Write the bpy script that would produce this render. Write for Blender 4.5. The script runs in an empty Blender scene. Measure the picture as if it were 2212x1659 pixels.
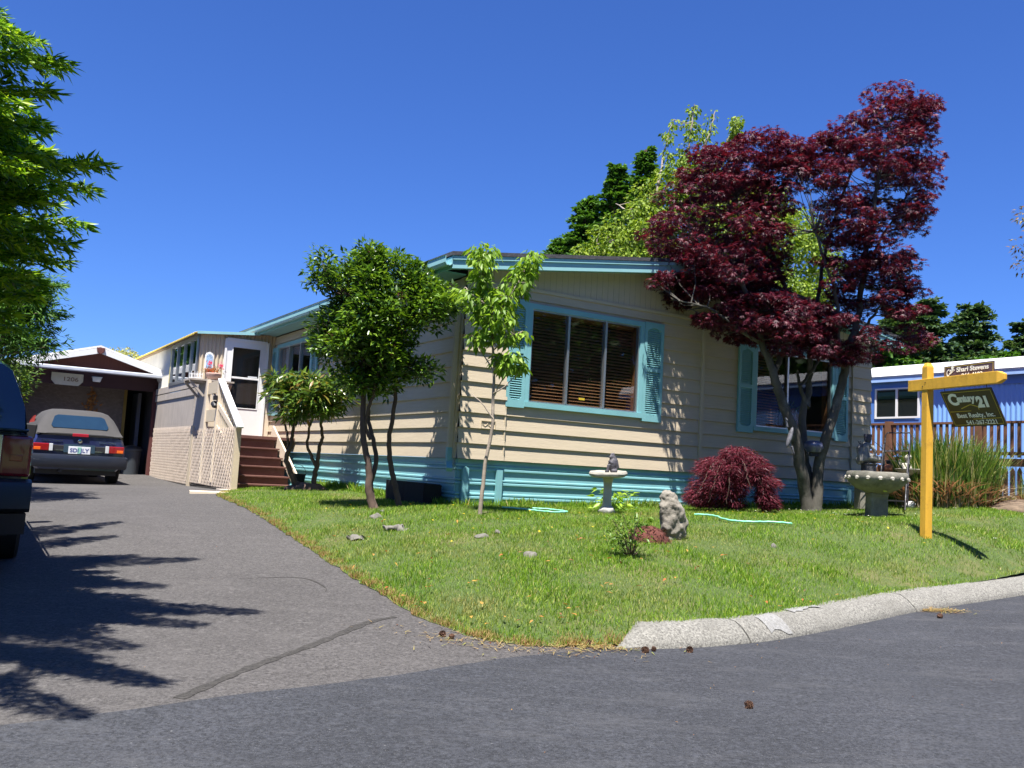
import bpy, bmesh, math, random
import numpy as np
from mathutils import Vector, Matrix, noise
from mathutils.geometry import delaunay_2d_cdt
R = math.radians
scene = bpy.context.scene
COL = scene.collection
rnd = random.Random(7)

# ------------------------------------------------------------------ camera
F_PX = 1982.0; CX = 1106.0; CY = 829.5           # photograph measured on a 2212 x 1659 grid
roll = math.atan(250/4500.0); pitch = math.atan(187.5*math.cos(roll)/F_PX)
fwd = Vector((0, math.cos(pitch), math.sin(pitch)))
up0 = Vector((0, -math.sin(pitch), math.cos(pitch)))
RT = Vector((1,0,0))*math.cos(roll) + up0*math.sin(roll)
UP = -Vector((1,0,0))*math.sin(roll) + up0*math.cos(roll)
CAMP = Vector((0,0,1.5))
cam_d = bpy.data.cameras.new('camera'); cam = bpy.data.objects.new('camera', cam_d); COL.objects.link(cam)
cam_d.sensor_width = 36.0; cam_d.lens = 36.0*F_PX/2212.0; cam_d.clip_end = 2000; cam_d.clip_start = 0.05
mr = Matrix((RT, UP, -fwd)).transposed()
cam.matrix_world = Matrix.Translation(CAMP) @ mr.to_4x4()
scene.camera = cam

# ------------------------------------------------------------------ light
SUN_EL = 68.8; SX, SY = -0.20, -0.98             # horizontal direction towards the sun
world = bpy.data.worlds.new('World'); scene.world = world; world.use_nodes = True
nt = world.node_tree; nt.nodes.clear()
sky = nt.nodes.new('ShaderNodeTexSky'); sky.sky_type = 'NISHITA'; sky.sun_disc = False
sky.sun_elevation = R(SUN_EL); sky.sun_rotation = math.atan2(SX, SY)
sky.altitude = 0; sky.air_density = 1.0; sky.dust_density = 0.1; sky.ozone_density = 2.5
hs = nt.nodes.new('ShaderNodeMix'); hs.data_type = 'RGBA'; hs.blend_type = 'MULTIPLY'; hs.inputs[0].default_value = 1.0; hs.inputs[7].default_value = (0.56, 0.93, 1.80, 1)   # white balance of the sky
bg = nt.nodes.new('ShaderNodeBackground'); bg.inputs['Strength'].default_value = 0.038
ow = nt.nodes.new('ShaderNodeOutputWorld')
nt.links.new(sky.outputs[0], hs.inputs[6]); nt.links.new(hs.outputs[2], bg.inputs[0]); nt.links.new(bg.outputs[0], ow.inputs[0])
sd = bpy.data.lights.new('sun', 'SUN'); sd.energy = 5.0; sd.angle = R(0.53); sd.color = (1.0, 0.95, 0.87)
sun = bpy.data.objects.new('sun', sd); COL.objects.link(sun)
sv = Vector((SX, SY, math.hypot(SX, SY)*math.tan(R(SUN_EL)))).normalized()
sun.rotation_euler = sv.to_track_quat('Z', 'Y').to_euler(); sun.location = (0, -5, 30)
scene.view_settings.view_transform = 'Standard'; scene.view_settings.look = 'None'
scene.view_settings.gamma = 1.0; scene.view_settings.exposure = 1.32
scene.render.engine = 'CYCLES'
scene.cycles.max_bounces = 8; scene.cycles.transparent_max_bounces = 16

# ------------------------------------------------------------------ geometry of the place
def ray(x, y): return fwd + (RT*(x-CX) - UP*(y-CY))/F_PX
def at(x, y, d):                                  # point at distance d (along the street's y) seen at x, y
    v = ray(x, y); return CAMP + v*(d/v.y)
_v = ray(4400, 1200); AR = math.atan2(_v.x, _v.y)
U = Vector((math.sin(AR), math.cos(AR), 0)); W = Vector((-math.cos(AR), math.sin(AR), 0))
C0 = at(986, 989, 11.9)
HROT = math.atan2(U.y, U.x)
HO = Vector((C0.x, C0.y, 0))
def uw(u, w, z=0): return HO + U*u + W*w + Vector((0,0,z))

def tps(pts):
    P = np.array(pts, float); X = P[:, :2]; n = len(P)
    d = np.linalg.norm(X[:, None]-X[None], axis=2); K = np.where(d > 0, d*d*np.log(d+1e-9), 0)
    A = np.zeros((n+3, n+3)); A[:n,:n] = K + np.eye(n)*0.15; A[:n, n] = 1; A[:n, n+1:] = X; A[n:, :n] = A[:n, n:].T
    s = np.linalg.solve(A, np.concatenate([P[:, 2], np.zeros(3)]))
    def f(x, y):
        x = np.asarray(x, float); y = np.asarray(y, float)
        q = np.stack([x, y], -1)[..., None, :] - X; d = np.sqrt((q**2).sum(-1))
        return (np.where(d > 0, d*d*np.log(d+1e-9), 0)*s[:n]).sum(-1) + s[n] + s[n+1]*x + s[n+2]*y
    return f
_hp = tps([(-1.7,3.3,.38),(0,3.5,.39),(2.2,3.9,.44),(.74,6.0,.40),(1.83,6.5,.42),(2.8,7.38,.45),(3.6,7.8,.49),(4.9,8.7,.56),(9,11.6,.85),
  (-2.2,4.2,.40),(.1,5.87,.41),(-.72,6.63,.50),(-1.6,8.35,.61),(-2.47,10.1,.73),(-4.13,13.4,.86),(-4.85,15.7,.89),(-8.4,21.7,.91),
  (-8.7,17.2,.79),(-7.4,17.9,.81),(-3.7,7.4,.51),(-7,8,.5),(-9,12,.62),(-5,3.5,.38),(-3,0,.36),(3,0,.42),(8,6,.62),(-12,22,.9),(-10,4,.4),(12,10,.9)])
def HP(x, y): return _hp(x, y)
_hl = tps([(.9,6.6,.56),(1.8,7.0,.58),(2.6,7.8,.61),(3.4,8.3,.65),(4.7,9.2,.74),(5.0,8.9,.74),(7,10.6,.88),(9,12.2,1.03),
  (.1,6.0,.43),(-.72,6.75,.52),(-1.6,8.5,.63),(-2.4,10.2,.76),(-3.9,13.2,.88),(-4.5,14.5,.91),
  (-.28,10.6,.99),(-.6,11.8,1.02),(1.25,11.4,1.03),(1.68,9.3,.91),(1.14,8.2,.80),(4.5,9.9,1.06),(5.02,12.5,1.13),(3.14,12.6,1.10),(4.59,13.8,1.17),(6.3,15.9,1.2),
  (-1.63,11.2,.95),(-1.06,12.2,1.0),(-3.2,15,1.04),(6.61,12,1.28),(6.13,14,1.30),(7.7,14.5,1.38),(9,14,1.45),(11,13,1.5),(9,18,1.5),(1.6,13,1.05),(-3.8,16.5,1.0)])
def HL(x, y): return _hl(x, y)
def gz(x, y): return float(HL(x, y))
def pz(x, y): return float(HP(x, y))

# ------------------------------------------------------------------ materials
def NM(name):
    m = bpy.data.materials.new(name); m.use_nodes = True; t = m.node_tree
    return m, t, t.nodes['Principled BSDF']
def nz(t, scale, detail=4, rough=0.6, stretch=None, coord='Object'):
    tc = t.nodes.new('ShaderNodeTexCoord'); n = t.nodes.new('ShaderNodeTexNoise')
    n.inputs['Scale'].default_value = scale; n.inputs['Detail'].default_value = detail; n.inputs['Roughness'].default_value = rough
    if stretch:
        mp = t.nodes.new('ShaderNodeMapping'); mp.inputs['Scale'].default_value = stretch
        t.links.new(tc.outputs[coord], mp.inputs[0]); t.links.new(mp.outputs[0], n.inputs[0])
    else: t.links.new(tc.outputs[coord], n.inputs[0])
    return n
def ramp(t, src, stops):
    r = t.nodes.new('ShaderNodeValToRGB'); e = r.color_ramp.elements
    while len(e) < len(stops): e.new(0.5)
    for i, (p, c) in enumerate(stops):
        e[i].position = p; e[i].color = (c, c, c, 1) if isinstance(c, (int, float)) else (*c, 1)
    t.links.new(src, r.inputs[0]); return r
def mixc(t, fac, a, b, mode='MIX'):
    m = t.nodes.new('ShaderNodeMix'); m.data_type = 'RGBA'; m.blend_type = mode
    if isinstance(fac, (int, float)): m.inputs[0].default_value = fac
    else: t.links.new(fac, m.inputs[0])
    for s, i in ((a, 6), (b, 7)):
        if isinstance(s, tuple): m.inputs[i].default_value = (*s, 1)
        else: t.links.new(s, m.inputs[i])
    return m.outputs[2]
def bump(t, b, src, strength, dist=0.01):
    n = t.nodes.new('ShaderNodeBump'); n.inputs['Strength'].default_value = strength; n.inputs['Distance'].default_value = dist
    t.links.new(src, n.inputs['Height']); t.links.new(n.outputs[0], b.inputs['Normal'])
def mat(name, col, rough=0.6, metal=0.0, var=0.12, scale=3.0, bmp=0.0, bscale=60, stretch=None, spec=0.5, dirt=None, coat=0):
    m, t, b = NM(name)
    n = nz(t, scale, 6, 0.65, stretch)
    lo = tuple(c*(1-var) for c in col); hi = tuple(min(1, c*(1+var)) for c in col)
    r = ramp(t, n.outputs[0], [(0.3, lo), (0.7, hi)]); out = r.outputs[0]
    if dirt:
        n2 = nz(t, dirt[1], 8, 0.75); r2 = ramp(t, n2.outputs[0], [(0.52, 0.0), (0.72, dirt[2])])
        out = mixc(t, r2.outputs[0], out, dirt[0])
    t.links.new(out, b.inputs['Base Color'])
    b.inputs['Roughness'].default_value = rough; b.inputs['Metallic'].default_value = metal
    b.inputs['Specular IOR Level'].default_value = spec; b.inputs['Coat Weight'].default_value = coat
    if bmp:
        n3 = nz(t, bscale, 5, 0.7, stretch); bump(t, b, n3.outputs[0], bmp)
    return m
def leafmat(name, cols, trans=0.35, rough=0.45, spec=0.35):
    m, t, b = NM(name)
    a = t.nodes.new('ShaderNodeAttribute'); a.attribute_name = 'rnd'
    r = ramp(t, a.outputs['Fac'], [(i/(len(cols)-1), c) for i, c in enumerate(cols)])
    t.links.new(r.outputs[0], b.inputs['Base Color']); b.inputs['Roughness'].default_value = rough
    b.inputs['Specular IOR Level'].default_value = spec
    tr = t.nodes.new('ShaderNodeBsdfTranslucent')
    g = mixc(t, 1.0, r.outputs[0], (1.5, 1.5, 0.6) if cols[0][1] > cols[0][0] else (1.6, 0.7, 0.6), 'MULTIPLY')
    t.links.new(g, tr.inputs[0])
    mx = t.nodes.new('ShaderNodeMixShader'); mx.inputs[0].default_value = trans
    t.links.new(b.outputs[0], mx.inputs[1]); t.links.new(tr.outputs[0], mx.inputs[2])
    t.links.new(mx.outputs[0], t.nodes['Material Output'].inputs[0]); return m
def glassmat(name, tint=(0.9,0.95,1.0), refl=1.0, op=0.0):
    m = bpy.data.materials.new(name); m.use_nodes = True; t = m.node_tree; t.nodes.clear()
    o = t.nodes.new('ShaderNodeOutputMaterial'); tr = t.nodes.new('ShaderNodeBsdfTransparent'); tr.inputs[0].default_value = (*tint, 1)
    g = t.nodes.new('ShaderNodeBsdfGlossy'); g.inputs['Roughness'].default_value = 0.02
    lw = t.nodes.new('ShaderNodeLayerWeight'); lw.inputs[0].default_value = 0.5; fr = t.nodes.new('ShaderNodeMath'); fr.operation = 'POWER'; fr.inputs[1].default_value = 5.0; t.links.new(lw.outputs['Facing'], fr.inputs[0])
    mu = t.nodes.new('ShaderNodeMath'); mu.operation = 'MULTIPLY_ADD'; mu.inputs[1].default_value = refl*.96; mu.inputs[2].default_value = .045*refl+op
    mu.use_clamp = True
    t.links.new(fr.outputs[0], mu.inputs[0])
    mx = t.nodes.new('ShaderNodeMixShader'); t.links.new(mu.outputs[0], mx.inputs[0])
    t.links.new(tr.outputs[0], mx.inputs[1]); t.links.new(g.outputs[0], mx.inputs[2]); t.links.new(mx.outputs[0], o.inputs[0]); return m

SIDING = mat('beige_siding', (0.51,0.43,0.315), 0.75, var=0.07, scale=1.5, bmp=0.35, bscale=7, stretch=(1.5,1.5,22), dirt=((0.42,0.36,0.28), 2.2, 0.35))
BEIGE = mat('beige_trim', (0.54,0.455,0.33), 0.7, var=0.07, bmp=0.15, dirt=((0.4,0.34,0.27), 3, 0.4))
TEAL = mat('teal_paint', (0.20,0.44,0.47), 0.5, var=0.07, scale=2.5, bmp=0.08, bscale=30, dirt=((0.13,0.36,0.39), 4, 0.35))
SKIRT = mat('teal_metal_skirting', (0.23,0.48,0.52), 0.30, var=0.08, scale=1.2, bmp=0.1, bscale=6, dirt=((0.2,0.33,0.32), 2.5, 0.4))
WHITE = mat('white_paint', (0.80,0.80,0.79), 0.45, var=0.04, dirt=((0.6,0.59,0.55), 3, 0.3))
TEALF = mat('pale_teal_metal', (0.30,0.56,0.59), 0.35, var=0.06, scale=2.5, dirt=((0.2,0.42,0.45), 4, 0.3))
GREYP = mat('weathered_taupe_board', (0.40,0.35,0.30), 0.8, var=0.12, scale=2, bmp=0.3, bscale=14, stretch=(6,6,1), dirt=((0.28,0.25,0.22), 2, 0.5))
LATT = mat('lattice_paint', (0.50,0.42,0.35), 0.75, var=0.12, scale=6, bmp=0.2)
ALU = mat('aluminium', (0.55,0.57,0.58), 0.35, 0.9, var=0.08)
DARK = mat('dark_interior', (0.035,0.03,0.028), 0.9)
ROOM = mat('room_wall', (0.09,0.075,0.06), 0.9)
GLASS = glassmat('window_glass', (0.85,0.88,0.9), 1.0)
GLASSD = glassmat('dark_tinted_glass', (0.25,0.28,0.3), 1.0, 0.03)
BLIND = mat('brown_wooden_blind', (0.30,0.13,0.05), 0.5, var=0.2, scale=8)
BLINDF = mat('blind_tape', (0.2,0.1,0.05), 0.6)
SHING = mat('asphalt_shingle', (0.06,0.06,0.07), 0.9, var=0.3, scale=14, bmp=0.5, bscale=40)
BARK = mat('grey_bark', (0.15,0.13,0.115), 0.9, var=0.35, scale=6, bmp=0.9, bscale=25, stretch=(1,1,0.35), dirt=((0.30,0.30,0.26), 4, 0.8))
BARKM = mat('maple_bark', (0.075,0.068,0.057), 0.85, var=0.5, scale=7, bmp=1.0, bscale=22, stretch=(1,1,0.35), dirt=((0.20,0.20,0.17), 3.5, 0.7))
BARKB = mat('brown_bark', (0.10,0.065,0.05), 0.9, var=0.3, scale=6, bmp=0.8, bscale=25, stretch=(1,1,0.35))
BARKL = mat('pale_smooth_bark', (0.30,0.25,0.20), 0.8, var=0.3, scale=7, bmp=0.5, bscale=25)
BROWN = mat('brown_stair_paint', (0.115,0.048,0.038), 0.6, var=0.15, scale=3, bmp=0.2, bscale=12, stretch=(1,4,4), dirt=((0.2,0.12,0.1), 3, 0.5))
CREAM = mat('cream_wood', (0.68,0.58,0.45), 0.7, var=0.08, bmp=0.1)
MAROON = mat('maroon_paint', (0.115,0.035,0.03), 0.75, var=0.15, bmp=0.2, bscale=20, stretch=(8,8,1))
YELLOWP = mat('yellow_paint', (0.66,0.37,0.035), 0.65, var=0.12, scale=3, bmp=0.4, bscale=18, stretch=(3,3,0.3), dirt=((0.36,0.19,0.03), 9, 0.6))
YFIB = mat('yellow_fibreglass', (0.72,0.55,0.10), 0.6, var=0.15, scale=4)
CONC = mat('weathered_concrete', (0.33,0.31,0.27), 0.9, var=0.3, scale=7, bmp=0.5, bscale=40, dirt=((0.13,0.13,0.10), 5, 0.7))
CONCD = mat('dark_mossy_concrete', (0.20,0.19,0.16), 0.95, var=0.35, scale=7, bmp=0.6, bscale=35, dirt=((0.07,0.09,0.05), 4, 0.7))
CONCL = mat('pale_concrete', (0.42,0.41,0.39), 0.9, var=0.15, scale=8, bmp=0.3)
STAT = mat('painted_dark_statue', (0.06,0.057,0.07), 0.6, var=0.7, scale=16, bmp=0.5, bscale=50)
STATL = mat('grey_stone_statue', (0.24,0.235,0.22), 0.85, var=0.35, scale=10, bmp=0.5, bscale=40)
BLACKM = mat('black_metal', (0.03,0.03,0.035), 0.45, 0.4, dirt=((0.35,0.36,0.4), 9, 0.8))
BLACKP = mat('black_plastic', (0.02,0.02,0.022), 0.5)
TERRA = mat('terracotta', (0.35,0.14,0.08), 0.8, var=0.15)
BLUEW = mat('blue_metal_wall', (0.21,0.42,0.86), 0.5, var=0.05, dirt=((0.1,0.2,0.45), 3, 0.3))
BLUET = mat('blue_trim', (0.10,0.22,0.58), 0.5, var=0.06)
DECKB = mat('brown_deck_wood', (0.17,0.075,0.04), 0.75, var=0.25, scale=4, bmp=0.3)
REDP = mat('red_paint', (0.45,0.045,0.03), 0.6, var=0.12)
RUBBER = mat('rubber', (0.018,0.018,0.018), 0.8, var=0.2)
HOSE = mat('green_hose', (0.22,0.62,0.42), 0.4, var=0.15, scale=8)
MULCH = mat('red_mulch', (0.10,0.03,0.022), 0.95, var=0.5, scale=30, bmp=1.0, bscale=50)
SOIL = mat('dry_mulch_soil', (0.15,0.11,0.075), 0.95, var=0.4, scale=9, bmp=0.9, bscale=30)
PLATE = mat('plate_white', (0.7,0.72,0.75), 0.4, var=0.03)
GOLD = mat('gold_line', (0.45,0.34,0.05), 0.5, var=0.05)
SIGNB = mat('sign_dark_brown', (0.045,0.032,0.022), 0.45, var=0.08)
SIGNP = mat('sign_purple_brown', (0.085,0.055,0.075), 0.5, var=0.08)
LETTER = mat('sign_lettering', (0.85,0.87,0.80), 0.5, var=0.03)
CONE = mat('pine_cone', (0.10,0.05,0.03), 0.9, var=0.4, scale=30, bmp=0.8)
BRICKW = None
def brickmat():
    m, t, b = NM('dark_shingled_wall')
    tc = t.nodes.new('ShaderNodeTexCoord'); mp = t.nodes.new('ShaderNodeMapping'); mp.inputs['Rotation'].default_value = (R(90), 0, 0)
    br = t.nodes.new('ShaderNodeTexBrick'); br.inputs['Scale'].default_value = 8
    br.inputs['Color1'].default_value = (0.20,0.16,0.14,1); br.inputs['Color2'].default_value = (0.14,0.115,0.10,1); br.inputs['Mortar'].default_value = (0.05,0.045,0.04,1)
    t.links.new(tc.outputs['Object'], mp.inputs[0]); t.links.new(mp.outputs[0], br.inputs[0])
    t.links.new(br.outputs[0], b.inputs['Base Color']); b.inputs['Roughness'].default_value = 0.9
    bump(t, b, br.outputs['Fac'], -0.5); return m
BRICKW = brickmat()

def asphalt(name, base, tint, speck, speckamt, big=0.25):
    m, t, b = NM(name)
    n1 = nz(t, 0.7, 6, 0.6); n2 = nz(t, 55, 3, 0.7); n3 = nz(t, 190, 2, 0.6)
    c = ramp(t, n1.outputs[0], [(0.3, tuple(x*(1-big) for x in base)), (0.7, tuple(x*(1+big) for x in base))]).outputs[0]
    c = mixc(t, ramp(t, n2.outputs[0], [(0.38, 0.9), (0.60, 0.0)]).outputs[0], c, tuple(x*0.42 for x in base))
    n6 = nz(t, 24, 3, 0.7); c = mixc(t, ramp(t, n6.outputs[0], [(0.52, 0.0), (0.70, 0.5)]).outputs[0], c, tuple(x*1.7 for x in base))
    c = mixc(t, ramp(t, n3.outputs[0], [(0.60, 0.0), (0.75, speckamt)]).outputs[0], c, speck)
    v = t.nodes.new('ShaderNodeTexVoronoi'); v.inputs['Scale'].default_value = 9
    tc = t.nodes.new('ShaderNodeTexCoord'); t.links.new(tc.outputs['Object'], v.inputs[0])
    c = mixc(t, ramp(t, v.outputs['Distance'], [(0.0, 0.6), (0.06, 0.0)]).outputs[0], c, speck)
    n5 = nz(t, 1.3, 8, 0.8, (1, 3, 1)); c = mixc(t, ramp(t, n5.outputs[0], [(0.50, 0.0), (0.72, 0.65)]).outputs[0], c, tint)
    t.links.new(c, b.inputs['Base Color']); b.inputs['Roughness'].default_value = 0.85; b.inputs['Specular IOR Level'].default_value = 0.3
    n4 = nz(t, 90, 4, 0.8); bump(t, b, n4.outputs[0], 0.7, 0.008); return m
ROADM = asphalt('sealed_asphalt', (0.042,0.045,0.054), (0.082,0.083,0.09), (0.24,0.24,0.24), 0.5)
DRIVEM = asphalt('worn_asphalt', (0.086,0.081,0.080), (0.105,0.099,0.097), (0.30,0.285,0.27), 0.45, 0.14)
SEAMM = asphalt('tar_seam', (0.052,0.049,0.046), (0.058,0.055,0.052), (0.2,0.2,0.19), 0.3, 0.1)
def kerbmat():
    m, t, b = NM('aggregate_concrete')
    n1 = nz(t, 62, 3, 0.85); n2 = nz(t, 3, 5, 0.7)
    c = ramp(t, n1.outputs[0], [(0.34, (0.075,0.072,0.066)), (0.5, (0.20,0.195,0.175)), (0.68, (0.33,0.32,0.29))]).outputs[0]
    c = mixc(t, ramp(t, n2.outputs[0], [(0.5, 0.0), (0.75, 0.5)]).outputs[0], c, (0.13,0.125,0.11))
    t.links.new(c, b.inputs['Base Color']); b.inputs['Roughness'].default_value = 0.95; bump(t, b, n1.outputs[0], 0.9, 0.012); return m
KERBM = kerbmat()
def turfmat(name, a, b_, dry):
    m, t, b = NM(name)
    n1 = nz(t, 1.1, 6, 0.7); n2 = nz(t, 40, 4, 0.8)
    c = ramp(t, n2.outputs[0], [(0.3, a), (0.7, b_)]).outputs[0]
    c = mixc(t, ramp(t, n1.outputs[0], [(0.5, 0.0), (0.68, 0.8)]).outputs[0], c, dry)
    t.links.new(c, b.inputs['Base Color']); b.inputs['Roughness'].default_value = 0.95; bump(t, b, n2.outputs[0], 1.0, 0.03); return m
TURF = turfmat('turf', (0.05,0.085,0.018), (0.11,0.16,0.04), (0.20,0.17,0.07))
def blademat():
    m, t, b = NM('grass_blades')
    a = t.nodes.new('ShaderNodeAttribute'); a.attribute_name = 'rnd'
    green = ramp(t, a.outputs['Fac'], [(0.0, (0.07,0.16,0.010)), (0.45, (0.165,0.295,0.020)), (0.88, (0.27,0.39,0.035)), (0.98, (0.50,0.43,0.18))]).outputs[0]
    dry = ramp(t, a.outputs['Fac'], [(0.0, (0.15,0.17,0.04)), (0.5, (0.30,0.28,0.10)), (1.0, (0.50,0.41,0.22))]).outputs[0]
    n1 = nz(t, 0.75, 7, 0.75); f = ramp(t, n1.outputs[0], [(0.50, 0.0), (0.68, 0.85)]).outputs[0]
    c = mixc(t, f, green, dry)
    n2 = nz(t, 2.2, 5, 0.6); c = mixc(t, ramp(t, n2.outputs[0], [(0.5, 0.0), (0.66, 0.7)]).outputs[0], c, mixc(t, 0.5, green, (0.05,0.14,0.02)))
    t.links.new(c, b.inputs['Base Color']); b.inputs['Roughness'].default_value = 0.55; b.inputs['Specular IOR Level'].default_value = 0.3
    tr = t.nodes.new('ShaderNodeBsdfTranslucent'); t.links.new(mixc(t, 1.0, c, (1.5,1.6,0.7), 'MULTIPLY'), tr.inputs[0])
    mx = t.nodes.new('ShaderNodeMixShader'); mx.inputs[0].default_value = 0.35
    t.links.new(b.outputs[0], mx.inputs[1]); t.links.new(tr.outputs[0], mx.inputs[2]); t.links.new(mx.outputs[0], t.nodes['Material Output'].inputs[0]); return m
BLADE = blademat()
L_MAPLE = leafmat('purple_maple_leaf', [(0.028,0.007,0.018),(0.065,0.010,0.027),(0.125,0.016,0.033),(0.23,0.045,0.07)], 0.30, 0.42)
L_LACE = leafmat('laceleaf', [(0.05,0.007,0.014),(0.11,0.014,0.028),(0.22,0.045,0.07)], 0.3, 0.5)
L_RHOD = leafmat('glossy_green_leaf', [(0.02,0.055,0.010),(0.055,0.125,0.014),(0.13,0.235,0.022),(0.23,0.35,0.035)], 0.25, 0.3, 0.5)
L_RHO2 = leafmat('rhododendron_leaf', [(0.025,0.055,0.015),(0.07,0.13,0.02),(0.13,0.22,0.03),(0.25,0.14,0.04)], 0.25, 0.3, 0.5)
L_DOG = leafmat('light_green_leaf', [(0.10,0.20,0.02),(0.19,0.32,0.03),(0.30,0.44,0.06)], 0.4, 0.45)
L_RED = leafmat('redwood_needle', [(0.03,0.09,0.008),(0.10,0.23,0.012),(0.22,0.38,0.018),(0.38,0.50,0.03)], 0.45, 0.35)
L_CON = leafmat('dark_conifer_needle', [(0.022,0.055,0.030),(0.05,0.10,0.042),(0.10,0.16,0.05)], 0.2, 0.6)
L_CONB = leafmat('green_cedar_spray', [(0.025,0.075,0.012),(0.06,0.15,0.022),(0.11,0.23,0.03)], 0.25, 0.6)
L_CYP = leafmat('yellow_green_cypress', [(0.07,0.13,0.012),(0.16,0.25,0.02),(0.27,0.34,0.04)], 0.35, 0.6)
L_BG = leafmat('hedge_leaf', [(0.03,0.07,0.012),(0.07,0.14,0.02),(0.16,0.22,0.03)], 0.3, 0.5)
L_IRIS = leafmat('strap_leaf', [(0.03,0.085,0.015),(0.08,0.17,0.022),(0.16,0.25,0.04),(0.45,0.38,0.2)], 0.3, 0.5)
L_DRY = leafmat('dry_strap_leaf', [(0.16,0.12,0.07),(0.33,0.26,0.15),(0.52,0.44,0.29)], 0.2, 0.8)
L_BLOOM = leafmat('flower_petal', [(0.7,0.02,0.08),(0.8,0.08,0.3),(0.75,0.15,0.03)], 0.3, 0.5)
L_BERRY = leafmat('dark_seed_head', [(0.09,0.012,0.02),(0.14,0.02,0.03)], 0.1, 0.7)
L_WHITE = leafmat('white_petal', [(0.7,0.72,0.68),(0.85,0.85,0.8)], 0.2, 0.6)
L_YEL = leafmat('yellow_petal', [(0.8,0.6,0.02),(0.85,0.7,0.05)], 0.2, 0.6)

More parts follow.
